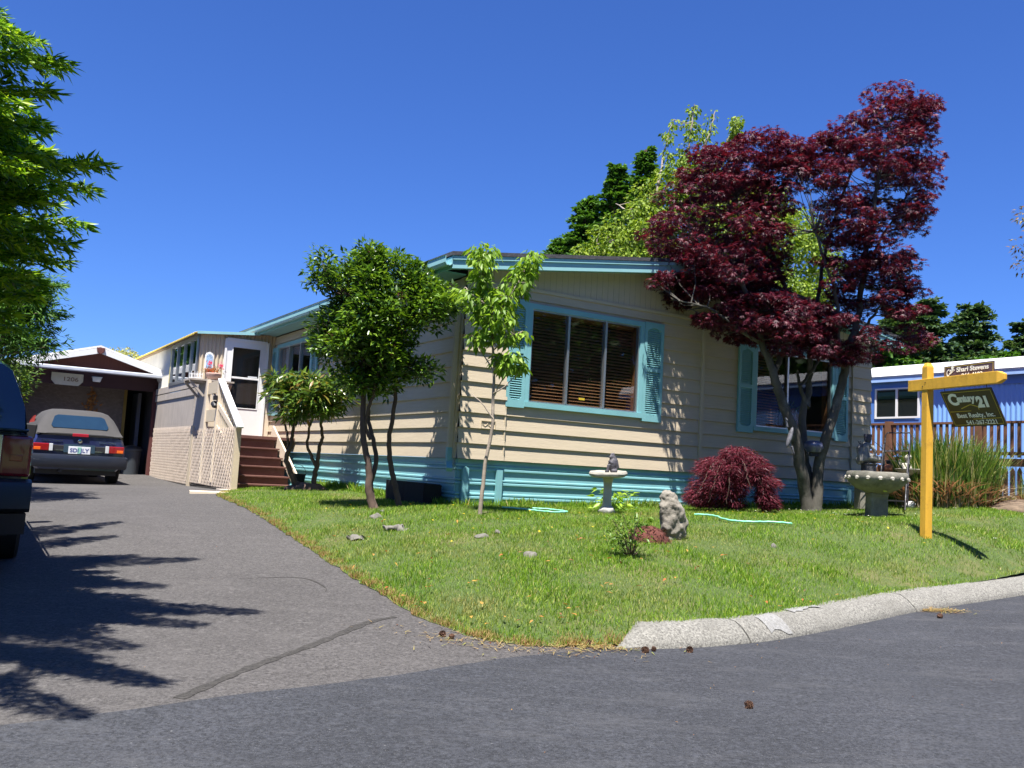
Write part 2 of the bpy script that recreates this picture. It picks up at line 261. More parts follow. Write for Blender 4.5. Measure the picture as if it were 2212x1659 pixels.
# ------------------------------------------------------------------ builders
class MB:
    def __init__(s, M=None): s.v = []; s.f = []; s.M = M
    def add(s, vs, fs):
        n = len(s.v)
        for p in vs:
            p = Vector(p); s.v.append(tuple(s.M @ p) if s.M else tuple(p))
        for f in fs: s.f.append([i+n for i in f])
        return s
    def box(s, x0, x1, y0, y1, z0, z1):
        return s.add([(x,y,z) for z in (z0,z1) for y in (y0,y1) for x in (x0,x1)], [(0,2,3,1),(4,5,7,6),(0,1,5,4),(2,6,7,3),(0,4,6,2),(1,3,7,5)])
    def obox(s, c, ax, ay, az):
        c = Vector(c); ax = Vector(ax); ay = Vector(ay); az = Vector(az)
        return s.add([c+ax*i+ay*j+az*k for k in (-1,1) for j in (-1,1) for i in (-1,1)], [(0,2,3,1),(4,5,7,6),(0,1,5,4),(2,6,7,3),(0,4,6,2),(1,3,7,5)])
    def bar(s, a, b, wd, th, upv=(0,0,1)):        # rectangular bar from a to b
        a = Vector(a); b = Vector(b); d = (b-a); up = Vector(upv); sd_ = d.cross(up)
        if sd_.length < 1e-6: sd_ = d.cross(Vector((1,0,0)))
        sd_.normalize(); up = sd_.cross(d).normalized()
        return s.obox((a+b)/2, d/2, sd_*wd/2, up*th/2)
    def prism(s, poly, n, a, b):                  # poly: list of 3D points, extruded by vector n from a to b
        n = Vector(n); k = len(poly); p = [Vector(q)+n*a for q in poly] + [Vector(q)+n*b for q in poly]
        return s.add(p, [list(range(k))[::-1], list(range(k, 2*k))] + [(i, (i+1)%k, k+(i+1)%k, k+i) for i in range(k)])
    def tube(s, pts, rad, seg=8, cap=True):
        pts = [Vector(p) for p in pts]; n = len(pts)
        if not hasattr(rad, '__len__'): rad = [rad]*n
        vs = []; fs = []; prev = None
        for i, p in enumerate(pts):
            d = (pts[min(i+1,n-1)]-pts[max(i-1,0)])
            if d.length < 1e-9: d = Vector((0,0,1))
            d.normalize()
            a = prev if prev else (Vector((1,0,0)) if abs(d.x) < 0.9 else Vector((0,1,0)))
            a = (a - d*a.dot(d)).normalized(); prev = a; b = d.cross(a)
            for k in range(seg):
                t = 2*math.pi*k/seg; vs.append(p + (a*math.cos(t)+b*math.sin(t))*rad[i])
        for i in range(n-1):
            for k in range(seg): fs.append((i*seg+k, i*seg+(k+1)%seg, (i+1)*seg+(k+1)%seg, (i+1)*seg+k))
        if cap: fs.append(list(range(seg))[::-1]); fs.append([(n-1)*seg+k for k in range(seg)])
        return s.add(vs, fs)
    def lathe(s, prof, seg=24, c=(0,0,0), wob=0):
        vs = []; fs = []; n = len(prof); c = Vector(c)
        for r_, z in prof:
            for k in range(seg):
                t = 2*math.pi*k/seg; vs.append(c+Vector((r_*math.cos(t), r_*math.sin(t), z)))
        for i in range(n-1):
            for k in range(seg): fs.append((i*seg+k, i*seg+(k+1)%seg, (i+1)*seg+(k+1)%seg, (i+1)*seg+k))
        fs.append(list(range(seg))[::-1]); fs.append([(n-1)*seg+k for k in range(seg)])
        return s.add(vs, fs)
    def ell(s, c, r, seg=14, rings=9, rot=None):
        c = Vector(c); vs = []; fs = []
        for i in range(rings+1):
            ph = math.pi*i/rings
            for k in range(seg):
                t = 2*math.pi*k/seg; p = Vector((r[0]*math.sin(ph)*math.cos(t), r[1]*math.sin(ph)*math.sin(t), r[2]*math.cos(ph)))
                if rot: p = rot @ p
                vs.append(c+p)
        for i in range(rings):
            for k in range(seg): fs.append((i*seg+k, (i+1)*seg+k, (i+1)*seg+(k+1)%seg, i*seg+(k+1)%seg))
        return s.add(vs, fs)
    def rings(s, secs, cap=True):                 # loft through equal-length closed rings
        n = len(secs); k = len(secs[0]); vs = [p for r_ in secs for p in r_]; fs = []
        for i in range(n-1):
            for j in range(k): fs.append((i*k+j, i*k+(j+1)%k, (i+1)*k+(j+1)%k, (i+1)*k+j))
        if cap: fs.append(list(range(k))[::-1]); fs.append([(n-1)*k+j for j in range(k)])
        return s.add(vs, fs)
    def build(s, name, m, parent=None, smooth=None, bevel=0, sub=0):
        me = bpy.data.meshes.new(name); me.from_pydata(s.v, [], s.f); me.validate(); me.update()
        bm = bmesh.new(); bm.from_mesh(me)
        bmesh.ops.remove_doubles(bm, verts=bm.verts, dist=1e-5) if sub else None
        bmesh.ops.recalc_face_normals(bm, faces=bm.faces); bm.to_mesh(me); bm.free()
        me.materials.append(m)
        if smooth is not None:
            for p in me.polygons: p.use_smooth = True
            me.set_sharp_from_angle(angle=R(smooth))
        o = bpy.data.objects.new(name, me); COL.objects.link(o)
        if parent: o.parent = parent
        if bevel:
            b = o.modifiers.new('bevel', 'BEVEL'); b.width = bevel; b.segments = 2; b.limit_method = 'ANGLE'; b.angle_limit = R(35)
        if sub:
            q = o.modifiers.new('sub', 'SUBSURF'); q.levels = sub; q.render_levels = sub
        return o
def tag(o, label=None, cat=None, group=None, kind=None):
    if label: o['label'] = label
    if cat: o['category'] = cat
    if group: o['group'] = group
    if kind: o['kind'] = kind
    return o
def thing(name, loc, rz, label, cat, group=None):
    o = bpy.data.objects.new(name, None); COL.objects.link(o); o.location = loc; o.rotation_euler = (0,0,rz); o.empty_display_size = 0.2
    return tag(o, label, cat, group)
def lab(o, l): o['label'] = l; return o
def copy_tree(o, parent=None):
    c = o.copy(); COL.objects.link(c)
    if parent: c.parent = parent
    for ch in list(o.children): copy_tree(ch, c)
    return c
def nmesh(name, V, T, m, parent=None, attr=None, smooth=False):   # numpy triangles
    me = bpy.data.meshes.new(name); V = np.asarray(V, np.float32); T = np.asarray(T, np.int32)
    me.vertices.add(len(V)); me.vertices.foreach_set('co', V.ravel())
    me.loops.add(T.size); me.loops.foreach_set('vertex_index', T.ravel())
    me.polygons.add(len(T)); me.polygons.foreach_set('loop_start', np.arange(0, T.size, 3, dtype=np.int32))
    if attr is not None:
        a = me.attributes.new('rnd', 'FLOAT', 'POINT'); a.data.foreach_set('value', np.asarray(attr, np.float32))
    me.update(calc_edges=True); me.validate(); me.materials.append(m)
    if smooth: me.polygons.foreach_set('use_smooth', np.ones(len(T), bool))
    o = bpy.data.objects.new(name, me); COL.objects.link(o)
    if parent: o.parent = parent
    return o
LEAF = {}
def _t(v, f): return np.array(v, float), np.array(f, int)
LEAF['oval'] = _t([(0,0,0),(-.22,.35,.06),(0,.4,-.02),(.22,.35,.06),(0,1,-.1)], [(0,2,1),(0,3,2),(1,2,4),(2,3,4)])
LEAF['lance'] = _t([(0,0,0),(-.13,.4,.03),(0,.45,-.02),(.13,.4,.03),(0,1,-.08)], [(0,2,1),(0,3,2),(1,2,4),(2,3,4)])
_pv = [(0,0,0)]; _pf = []
for _a, _l in ((-115,.45),(-62,.8),(-20,.95),(20,.95),(62,.8),(115,.45)):
    _r = R(_a); _d = (math.sin(_r), math.cos(_r)); _n = (_d[1], -_d[0]); _k = len(_pv)
    _pv += [(_d[0]*_l*.4-_n[0]*.11, _d[1]*_l*.4-_n[1]*.11, .02), (_d[0]*_l, _d[1]*_l, -.16), (_d[0]*_l*.4+_n[0]*.11, _d[1]*_l*.4+_n[1]*.11, .02)]
    _pf += [(0,_k+1,_k),(0,_k+2,_k+1)]
LEAF['palm'] = _t(_pv, _pf)
LEAF['needle'] = _t([(-.07,0,0),(.07,0,0),(0,1,-.03)], [(0,1,2)])
LEAF['spray'] = _t([(0,0,0),(-.30,.45,.05),(0,.35,0),(.30,.45,-.05),(0,1,0),(-.12,.8,-.05),(.14,.75,.05)], [(0,2,1),(0,3,2),(2,5,1),(2,4,5),(2,6,4),(2,3,6)])
def leaves(name, kind, pos, dirs, ups, size, m, parent=None, rv=None, seed=0):
    """one mesh of many leaves: pos N x 3, dirs = growing direction, ups = upper side"""
    V, Fc = LEAF[kind]; N = len(pos); rg = np.random.default_rng(seed)
    d = dirs/np.maximum(np.linalg.norm(dirs, axis=1, keepdims=True), 1e-6)
    x = np.cross(d, ups); x /= np.maximum(np.linalg.norm(x, axis=1, keepdims=True), 1e-6); z = np.cross(x, d)
    s = np.broadcast_to(np.asarray(size, float), (N,))[:, None, None]
    P = pos[:, None] + s*(V[None,:,0:1]*x[:,None] + V[None,:,1:2]*d[:,None] + V[None,:,2:3]*z[:,None])
    T = Fc[None] + (np.arange(N)*len(V))[:, None, None]
    if rv is None: rv = rg.random(N)
    return nmesh(name, P.reshape(-1,3), T.reshape(-1,3), m, parent, np.repeat(rv, len(V)))
def rdir(rg, n): 
    v = rg.normal(size=(n,3)); return v/np.linalg.norm(v, axis=1, keepdims=True)
def inpoly(P, x, y):
    c = False; n = len(P)
    for i in range(n):
        x0,y0 = P[i]; x1,y1 = P[i-1]
        if (y0 > y) != (y1 > y) and x < (x1-x0)*(y-y0)/(y1-y0)+x0: c = not c
    return c
def rough(o, amt, sc, seed=0):                    # displace the vertices of an object by noise
    me = o.data
    for v in me.vertices:
        v.co += Vector(noise.noise_vector(v.co*sc + Vector((seed,0,0))))*amt
    return o
def sculpt(name, mb, m, parent, vox):             # union of rounded forms as one smooth body
    o = mb.build(name, m, parent); r_ = o.modifiers.new('remesh', 'REMESH'); r_.mode = 'VOXEL'; r_.voxel_size = vox; r_.use_smooth_shade = True
    s_ = o.modifiers.new('smooth', 'SMOOTH'); s_.iterations = 3; s_.factor = 0.5
    return o
def cyl(mb, a, b, r0, r1, seg=10): return mb.tube([a, (Vector(a)+Vector(b))/2, b], [r0, (r0+r1)/2, r1], seg)
def text(name, s, size, m, parent, M, off=0.0, ext=0.0015, shear=0.0, width=None, align='LEFT', space=1.0):
    cu = bpy.data.curves.new(name, 'FONT'); cu.body = s; cu.size = size; cu.offset = off; cu.extrude = ext; cu.shear = shear
    cu.align_x = align; cu.space_character = space
    o = bpy.data.objects.new(name, cu); COL.objects.link(o); bpy.context.view_layer.update()
    me = bpy.data.meshes.new_from_object(o.evaluated_get(bpy.context.evaluated_depsgraph_get())); bpy.data.objects.remove(o)
    if width:
        xs = [v.co.x for v in me.vertices]; k = width/(max(xs)-min(xs))
        for v in me.vertices: v.co.x *= k
    me.transform(M); me.materials.clear(); me.materials.append(m)
    o = bpy.data.objects.new(name, me); COL.objects.link(o); o.parent = parent; return o

# ------------------------------------------------------------------ ground, drive, road, kerb
ROADEDGE = [(-16,0.5),(-6,2.2),(-3.2,3.1),(-1.95,3.75),(-1.18,4.39),(-.83,4.66),(-.44,5.02),(0,5.48),(.54,5.92),(.74,6.0)]
KERB = [(.74,6.0),(1.25,6.16),(1.83,6.48),(2.3,6.87),(2.82,7.34),(3.55,7.95),(4.4,8.55),(5.6,9.35),(7.2,10.35),(9.5,11.7),(14,14.3),(22,18.5)]
def smooth_line(P, step=0.06, it=1):
    out = []
    for i in range(len(P)-1):
        p0 = np.array(P[max(i-1,0)]); p1 = np.array(P[i]); p2 = np.array(P[i+1]); p3 = np.array(P[min(i+2,len(P)-1)])
        n = max(2, min(60, int(np.linalg.norm(p2-p1)/step)))
        for k in range(n):
            t = k/n; out.append(tuple(0.5*((2*p1)+(-p0+p2)*t+(2*p0-5*p1+4*p2-p3)*t*t+(-p0+3*p1-3*p2+p3)*t**3)))
    out.append(tuple(P[-1])); return out
RE = smooth_line(ROADEDGE, 0.05); KB = smooth_line(KERB, 0.06)
RE = [(x, y+.015*noise.noise(Vector((x*5,0,0)))+.006*noise.noise(Vector((x*22,3,0)))) if 0 < i < len(RE)-2 else (x,y) for i,(x,y) in enumerate(RE)]
def offs(P, d):
    out = []
    for i in range(len(P)):
        a = np.array(P[max(i-1,0)]); b = np.array(P[min(i+1,len(P)-1)]); t = (b-a)/np.linalg.norm(b-a); out.append((P[i][0]-t[1]*d, P[i][1]+t[0]*d))
    return out
KBACK = offs(KB, 0.31)
LEDGE = smooth_line([(.80,6.10),(.1,5.90),(-.40,6.20),(-.72,6.66),(-1.14,7.45),(-1.6,8.38),(-2.05,9.3),(-2.47,10.15),(-3.3,11.9),(-4.08,13.4),(-4.45,14.3),(-4.6,15.1)], 0.08)
_r2 = random.Random(3)
LEDGE = [(x+_r2.uniform(-.022,.022), y+_r2.uniform(-.022,.022)) if 0 < i < len(LEDGE)-1 else (x,y) for i,(x,y) in enumerate(LEDGE)]
def pdist(P, x, y):
    P = np.array(P); return np.sqrt(((np.stack([x,y],-1)[:,None]-P[None])**2).sum(-1)).min(1)
def HLs(x, y):
    x = np.atleast_1d(np.asarray(x, float)); y = np.atleast_1d(np.asarray(y, float)); z = HL(x, y); p = HP(x, y)
    near = np.hypot(x, y) < 20
    d = np.full(len(x), 9.0); k = np.full(len(x), 9.0)
    if near.any(): d[near] = pdist(LEDGE[::2]+[(-4.45,15.6),(-5.1,16.9)], x[near], y[near]); k[near] = pdist(KBACK[::3], x[near], y[near])
    a = np.clip(d/.35, 0, 1); z = (p+.004)*(1-a)+z*a
    a = np.clip(k/.30, 0, 1); return (p+.118*np.clip(d/.3,0.15,1))*(1-a)+z*a
def inpoly_np(P, x, y):
    P = np.array(P); c = np.zeros(len(x), bool)
    for i in range(len(P)):
        x0,y0 = P[i]; x1,y1 = P[i-1]
        if y0 == y1: continue
        c ^= ((y0 > y) != (y1 > y)) & (x < (x1-x0)*(y-y0)/(y1-y0)+x0)
    return c
def sheet(name, poly, H, m, steps, label=None, thick=0):
    pts = list(poly); rg = np.random.default_rng(1); ex = []
    for (x0,x1,y0,y1,st) in steps:
        gx, gy = np.meshgrid(np.arange(x0,x1,st), np.arange(y0,y1,st)); gx = gx.ravel()+rg.uniform(-.2,.2,gx.size)*st; gy = gy.ravel()+rg.uniform(-.2,.2,gy.size)*st
        k = inpoly_np(poly, gx, gy); ex += list(zip(gx[k], gy[k]))
    V = [Vector(p) for p in pts+ex]
    r_ = delaunay_2d_cdt(V, [], [list(range(len(pts)))], 1, 1e-5)
    vv = np.array([tuple(p) for p in r_[0]]); z = H(vv[:,0], vv[:,1])
    me = bpy.data.meshes.new(name); me.from_pydata([(a,b,c) for (a,b),c in zip(vv.tolist(), z.tolist())], [], [list(f) for f in r_[2]]); me.materials.append(m)
    bm = bmesh.new(); bm.from_mesh(me); bmesh.ops.recalc_face_normals(bm, faces=bm.faces)
    if sum(f.normal.z for f in bm.faces) < 0: bmesh.ops.reverse_faces(bm, faces=bm.faces)
    bm.to_mesh(me); bm.free()
    for p in me.polygons: p.use_smooth = True
    o = bpy.data.objects.new(name, me); COL.objects.link(o); o['kind'] = 'structure'
    if label: o['label'] = label
    return o
def Hfar(f, dz=0.0):
    def g(x, y):
        z = np.clip(f(x, y), 0.2, 1.55); k = np.clip((np.hypot(x, y-10)-17)/15, 0, 1); return z*(1-k)+0.95*k + dz
    return g
LAWNPOLY = LEDGE + [(-4.45,15.6),(-5.1,16.9),(-6.5,19.4),(-8.0,22),(-9,30),(26,30)] + offs(KB, 0.2)[::-1][:-4]
sheet('lawn', LAWNPOLY, Hfar(HLs), TURF, [(-6,13,5.5,17,0.16),(-9,26,17,30,1.2)], 'sloping front lawn between the house and the kerb')
DRIVEPOLY = [(x+.10, y+.12) if i > 8 else (x, y+.06) for i,(x,y) in enumerate(LEDGE)] + [(-4.45,15.6),(-5.1,16.9),(-6.5,19.4),(-8.0,22),(-9,30),(-22,30),(-22,0.5)] + RE
sheet('driveway', DRIVEPOLY, Hfar(HP), DRIVEM, [(-10,0.8,3,20,0.3),(-22,-10,1,30,1.2)], 'grey asphalt driveway running up to the garage')
ROADPOLY = RE + KB[1:] + [(26,-8),(-22,-8)]
sheet('road', ROADPOLY, Hfar(HP), ROADM, [(-6,6,0,8,0.3),(-22,26,-8,18,1.0)], 'dark sealed asphalt street along the kerb')
g = MB(); N_ = 60
gx = [math.copysign(abs(i/30-1)**2.2*900, i-30) for i in range(61)]
vv = [(x, y+8, 0) for y in gx for x in gx]
zz = Hfar(HL, -0.35)(np.array([p[0] for p in vv]), np.array([p[1] for p in vv]))
g.add([(p[0],p[1],float(z)) for p,z in zip(vv,zz)], [(j*61+i, j*61+i+1, (j+1)*61+i+1, (j+1)*61+i) for j in range(60) for i in range(60)])
tag(g.build('ground', TURF, None, 60), 'wide grassy ground reaching the horizon', kind='structure')
# tar seam lying on the drive
from mathutils.bvhtree import BVHTree
_bv = []
for _n in ('driveway','road'):
    _me = bpy.data.objects[_n].data; _bv.append(BVHTree.FromPolygons([v.co.copy() for v in _me.vertices], [tuple(p.vertices) for p in _me.polygons]))
def surf(x, y):
    return max([h[0].z for h in (b.ray_cast(Vector((x,y,5)), Vector((0,0,-1))) for b in _bv) if h[0] is not None] or [0])
def ribbon(name, line, widths, m, dz, H):
    mb = MB(); L = smooth_line(line, 0.05); n = len(L); a = []; 
    for i, (x, y) in enumerate(L):
        t = i/(n-1); w_ = np.interp(t, [q[0] for q in widths], [q[1] for q in widths])*(1+0.25*math.sin(i*1.7)+0.15*math.sin(i*.6))
        p = np.array(L[max(i-1,0)]); q = np.array(L[min(i+1,n-1)]); d = (q-p)/np.linalg.norm(q-p)
        for s_ in (-.5,-.17,.17,.5):
            xx = x-d[1]*w_*s_; yy = y+d[0]*w_*s_; a.append((xx, yy, surf(xx,yy)+.0025))
    mb.add(a, [(i*4+j, i*4+j+1, (i+1)*4+j+1, (i+1)*4+j) for i in range(n-1) for j in range(3)])
    return mb.build(name, m, None, 60)
tag(ribbon('tar_seam', [(-1.42,4.25),(-1.30,4.75),(-1.2,5.07),(-1.03,5.55),(-.86,6.08),(-.70,6.32)], [(0,.055),(.5,.05),(.85,.06),(1,.035)], SEAMM, 0.006, HP), 'dark wavy tar seam crossing the driveway', kind='structure')
tag(ribbon('tyre_mark', [(-2.05,7.3),(-1.6,7.45),(-1.35,7.15),(-1.3,6.95)], [(0,.004),(.6,.018),(1,.004)], SEAMM, 0.006, HP), 'short curved black scuff on the driveway', kind='structure')
# kerb blocks
def kerb_block(i0, i1, endcap, label):
    mb = MB(); secs = []
    prof = [(0,-.08),(0.0,.015),(.03,.05),(.09,.10),(.15,.128),(.22,.135),(.31,.125),(.31,-.08)]
    n = i1-i0
    for i in range(i0, i1+1):
        p = KB[i]; a = np.array(KB[max(i-1,0)]); b = np.array(KB[min(i+1,len(KB)-1)]); t = (b-a)/np.linalg.norm(b-a)
        z0 = pz(*p); sec = []
        k = min(1.0, (i-i0)/5.0) if endcap else 1.0
        sh = 0.004 if (i in (i0, i1)) else 0
        p = (p[0]+t[0]*(.008 if i == i0 else -.008 if i == i1 else 0), p[1]+t[1]*(.008 if i == i0 else -.008 if i == i1 else 0))
        for (o_, h) in prof:
            hh = h*(0.02+0.98*k) if h > 0 else h
            oo = o_ if not endcap else o_
            wob = 0.006*noise.noise(Vector((p[0]*6, p[1]*6, o_*9)))
            sk = (1-k)*oo*.6 if endcap else 0
            sec.append((p[0]-t[1]*(oo+wob)+t[0]*sk, p[1]+t[0]*(oo+wob)+t[1]*sk, z0+hh-sh+wob))
        secs.append(sec)
    mb.rings(secs); o = mb.build('kerb', KERBM, None, 50)
    return tag(o, label, kind='structure')
def kidx(x): return min(range(len(KB)), key=lambda i: abs(KB[i][0]-x))
kj = [0, kidx(1.72), kidx(3.55), kidx(6.2), kidx(10), len(KB)-1]
kl = ['tapered end block of the speckled kerb beside the driveway','speckled concrete kerb block with white paint patches','plain kerb block beyond the dark joint','kerb block near the right edge of the photo','kerb block running on outside the photo']
for i in range(5): kerb_block(kj[i], kj[i+1], i == 0, kl[i])
PATCH = mat('white_paint_patch', (0.24,0.24,0.235), 0.95, var=0.28, scale=50, bmp=1.0, bscale=60, dirt=((0.17,0.165,0.15), 22, 0.9))
def kerb_patch(x0, x1, o0, o1):
    mb = MB(); a = kidx(x0); b = kidx(x1); vs = []
    for i in range(a, b+1):
        p = KB[i]; q0 = np.array(KB[i-1]); q1 = np.array(KB[i+1]); t = (q1-q0)/np.linalg.norm(q1-q0)
        for o_ in np.linspace(o0+rnd.uniform(-.03,.03), o1+rnd.uniform(-.03,.03), 5):
            h = np.interp(o_, [0,.03,.09,.15,.22,.31], [.015,.05,.10,.128,.135,.125]); vs.append((p[0]-t[1]*o_, p[1]+t[0]*o_, pz(*p)+h+.008))
    mb.add(vs, [(i*5+j, i*5+j+1, (i+1)*5+j+1, (i+1)*5+j) for i in range(b-a) for j in range(4)]); return mb.build('paint_patch', PATCH, None, 60)
tag(kerb_patch(1.95, 2.12, .03, .20), 'square white paint patch on the kerb', kind='structure')
tag(kerb_patch(2.32, 2.62, .17, .26), 'thin white paint streak on the top of the kerb', kind='structure')

# ------------------------------------------------------------------ grass
LEAF['blade'] = _t([(-.06,0,0),(.06,0,0),(.045,.55,.05),(-.045,.55,.05),(0,1,.22)], [(0,1,2),(0,2,3),(3,2,4)])
def grass(name, n, region, hmin, hmax, m, label, seed, dens=None, poly=None):
    rg = np.random.default_rng(seed); x0,x1,y0,y1 = region; X = []; Y = []; tot = 0
    while tot < n:
        x = rg.uniform(x0,x1,n); y = rg.uniform(y0,y1,n); k = inpoly_np(poly or LAWNPOLY, x, y)
        q = np.stack([x,y],1)-np.array([HO.x,HO.y]); uu = q@np.array([U.x,U.y]); ww = q@np.array([W.x,W.y])
        k &= ~((uu > 0.02) & (uu < 8.1) & (ww > 0.02)) & ~((uu > -1.5) & (uu < 0.05) & (ww > 5.0))
        k &= rg.random(n) < np.clip((7.0/np.hypot(x,y))**1.3, 0, 1)
        if dens: k &= rg.random(n) < dens(x, y)
        X.append(x[k]); Y.append(y[k]); tot += k.sum()
    x = np.concatenate(X)[:n]; y = np.concatenate(Y)[:n]; z = np.concatenate([HLs(x[i:i+5000], y[i:i+5000]) for i in range(0, n, 5000)])
    d = np.stack([rg.normal(0,.38,n), rg.normal(0,.38,n), np.ones(n)],1); up = rdir(rg, n)
    cl = np.array([noise.noise(Vector((a*1.7,b*1.7,0))) for a,b in zip(x[::1],y[::1])]) if n < 400000 else 0
    s = rg.uniform(hmin,hmax,n)*(1+0.55*cl)
    o = leaves(name, 'blade', np.stack([x,y,z-.004],1), d, up, s, m, None, rg.random(n)**1.2, seed)
    return tag(o, label, 'grass', kind='stuff')
grass('grass', 250000, (-5.2,13,5.7,17), .022, .05, BLADE, 'short sunlit green and yellowing lawn grass', 5)
def edge_d(x, y):
    E_ = np.array(LEDGE[::4]); d = np.sqrt(((np.stack([x,y],1)[:,None]-E_[None])**2).sum(-1)).min(1); return np.clip(1-d/.20, 0, 1)**2
DRYB = leafmat('dry_grass_edge', [(0.28,0.19,0.08),(0.42,0.31,0.13),(0.22,0.25,0.06)], 0.3, 0.8)
grass('grass', 8000, (-4.8,1.0,5.7,15), .02, .05, DRYB, 'dry straw coloured grass fringe along the driveway edge', 6, edge_d)
def wall_d(x, y):
    q = np.stack([x,y],1)-np.array([HO.x,HO.y]); uu = q@np.array([U.x,U.y]); ww = q@np.array([W.x,W.y])
    return ((ww > -.22) & (ww < 0) & (uu > -.1) & (uu < 8.2)) | ((uu > -.2) & (uu < 0) & (ww > 0) & (ww < 6))
grass('grass', 6000, (-5,8,10,17.5), .06, .14, BLADE, 'taller untrimmed grass along the foot of the skirting', 8, wall_d)
# flowers and scattered leaves in the lawn
rg = np.random.default_rng(11)
def scatter(name, kind, n, boxes, size, m, label, cat, seed, flat=True, H=None, lift=.045):
    rg = np.random.default_rng(seed); x = []; y = []
    while len(x) < n:
        b = boxes[rg.integers(len(boxes))]; a = rg.uniform(b[0],b[1]); c = rg.uniform(b[2],b[3])
        if H is None and not inpoly(LAWNPOLY, a, c): continue
        x.append(a); y.append(c)
    x = np.array(x); y = np.array(y); z = (H or HL)(x, y)+lift; d = rdir(rg, n); d[:,2] *= .25
    up = np.tile([0,0,1.0], (n,1))+rdir(rg,n)*.35
    return tag(leaves(name, kind, np.stack([x,y,z],1), d, up, rg.uniform(size*.7,size*1.2,n), m, None, None, seed), label, cat, kind='stuff')
scatter('dandelions', 'palm', 70, [(-.5,2,8.5,11),(2,5,9.5,12),(-2.5,0,9,12)], .022, L_YEL, 'small yellow flowers dotted through the lawn', 'flowers', 3)
scatter('clover_flowers', 'palm', 160, [(3,8,9.8,13.5)], .014, L_WHITE, 'tiny white clover flowers in the lawn under the sign post', 'flowers', 4)
L_FALL = leafmat('fallen_leaf', [(0.30,0.10,0.03),(0.45,0.26,0.05),(0.22,0.10,0.05)], 0.2, 0.8)
scatter('fallen_leaves', 'oval', 90, [(-2.5,-.5,6.5,10),(-1.2,.8,6.0,7.2),(0,3,7,9)], .05, L_FALL, 'orange and brown fallen leaves on the lower lawn', 'leaves', 5)
scatter('fallen_leaves', 'oval', 60, [(-4,1,3.2,9),(1,4,4.5,7)], .014, L_FALL, 'tiny leaf scraps and chips on the asphalt', 'debris', 6, H=HP, lift=.012)

# ------------------------------------------------------------------ mobile home
H_ROOT = (HO.x, HO.y, 0)
home = thing('mobile_home', H_ROOT, HROT, 'beige mobile home with teal trim, shutters and ribbed teal skirting', 'mobile home')
FRONT = Matrix.Identity(4)
SIDE = Matrix(((0,1,0,0),(-1,0,0,0),(0,0,1,0),(0,0,0,1)))    # x runs towards the viewer (-w), y into the house (+u)
Z0 = 1.625; LAP = 0.2015
def lap_wall(M, x0, x1, z1, openings, out=0.0, lap=LAP, zb=Z0, th=.026):
    mb = MB(M); nrow = int(math.ceil((z1-zb)/lap))
    for r_ in range(nrow):
        za = zb+r_*lap; zt = min(za+lap, z1)
        cuts = sorted({za, zt} | {z for o in openings for z in (o[2], o[3]) if za < z < zt})
        def off(z): return -out - th*(1-(z-za)/lap)
        for a, b in zip(cuts, cuts[1:]):
            zm = (a+b)/2; xs = [x0]; 
            for o in sorted(openings):
                if o[2] < zm < o[3]: xs += [o[0], o[1]]
            xs.append(x1)
            for p, q in zip(xs[::2], xs[1::2]):
                n = max(1, int((q-p)/1.2)); st = [p+(q-p)*i/n for i in range(n+1)]
                for s0, s1 in zip(st, st[1:]):
                    w0 = .004*noise.noise(Vector((s0*1.3, r_*3.1, 0))) if s0 not in (x0,x1) else 0; w1 = .004*noise.noise(Vector((s1*1.3, r_*3.1, 0))) if s1 not in (x0,x1) else 0
                    mb.add([(s0,off(a)+w0,a),(s1,off(a)+w1,a),(s1,off(b)+w1,b),(s0,off(b)+w0,b)], [(0,1,2,3)])
                    if a == za: mb.add([(s0,off(a)+w0,a),(s1,off(a)+w1,a),(s1,-out+.002,a),(s0,-out+.002,a)], [(0,3,2,1)])
    return mb
W1 = (1.02, 2.91, 2.44, 3.72); W2 = (5.32, 7.10, 2.42, 3.66)
WS = (-8.0+.0, -5.97, 2.42, 3.74)          # in SIDE x = -w
lap_wall(FRONT, .68, 4.13, 3.98, [W1]).build('siding', SIDING, home)
lap_wall(FRONT, 4.19, 7.62, 3.98, [W2]).build('siding', SIDING, home)
lap_wall(FRONT, -.02, .68, 3.98, [], out=.035).build('siding', SIDING, home)
lap_wall(FRONT, 7.62, 8.12, 3.98, [], out=.035).build('siding', SIDING, home)
lap_wall(SIDE, -17.5, 0.02, 4.0, [WS]).build('siding', SIDING, home)
mb = MB(); mb.box(.66,.68,-.035-.018,0.0,Z0,3.98); mb.box(7.62,7.64,-.053,0,Z0,3.98); mb.box(8.08,8.12,-.03,17.5,Z0,4.0)
mb.box(4.13,4.19,-.045,.02,Z0,3.98); mb.build('batten', BEIGE, home)
mb = MB(SIDE); mb.box(-.10,-.02,-.03,0.0,Z0,4.0); mb.build('corner_board', BEIGE, home)
# gable panel with vertical grooves
mb = MB(); gx_ = np.arange(0, 8.11, .1)
def rz_(u): return 4.12 + (4.05-abs(u-4.05))*0.143
for a, b in zip(gx_, gx_[1:]):
    mb.add([(a,-.012,3.98),(b-.012,-.012,3.98),(b-.012,-.012,rz_(b-.012)-.02),(a,-.012,rz_(a)-.02)], [(0,1,2,3)])
    mb.add([(b-.012,-.0095,3.98),(b,-.0095,3.98),(b,-.0095,rz_(b)-.02),(b-.012,-.0095,rz_(b)-.02)], [(0,1,2,3)])
mb.box(-.03,8.13,-.03,0,3.955,4.0); mb.build('gable_panel', BEIGE, home)
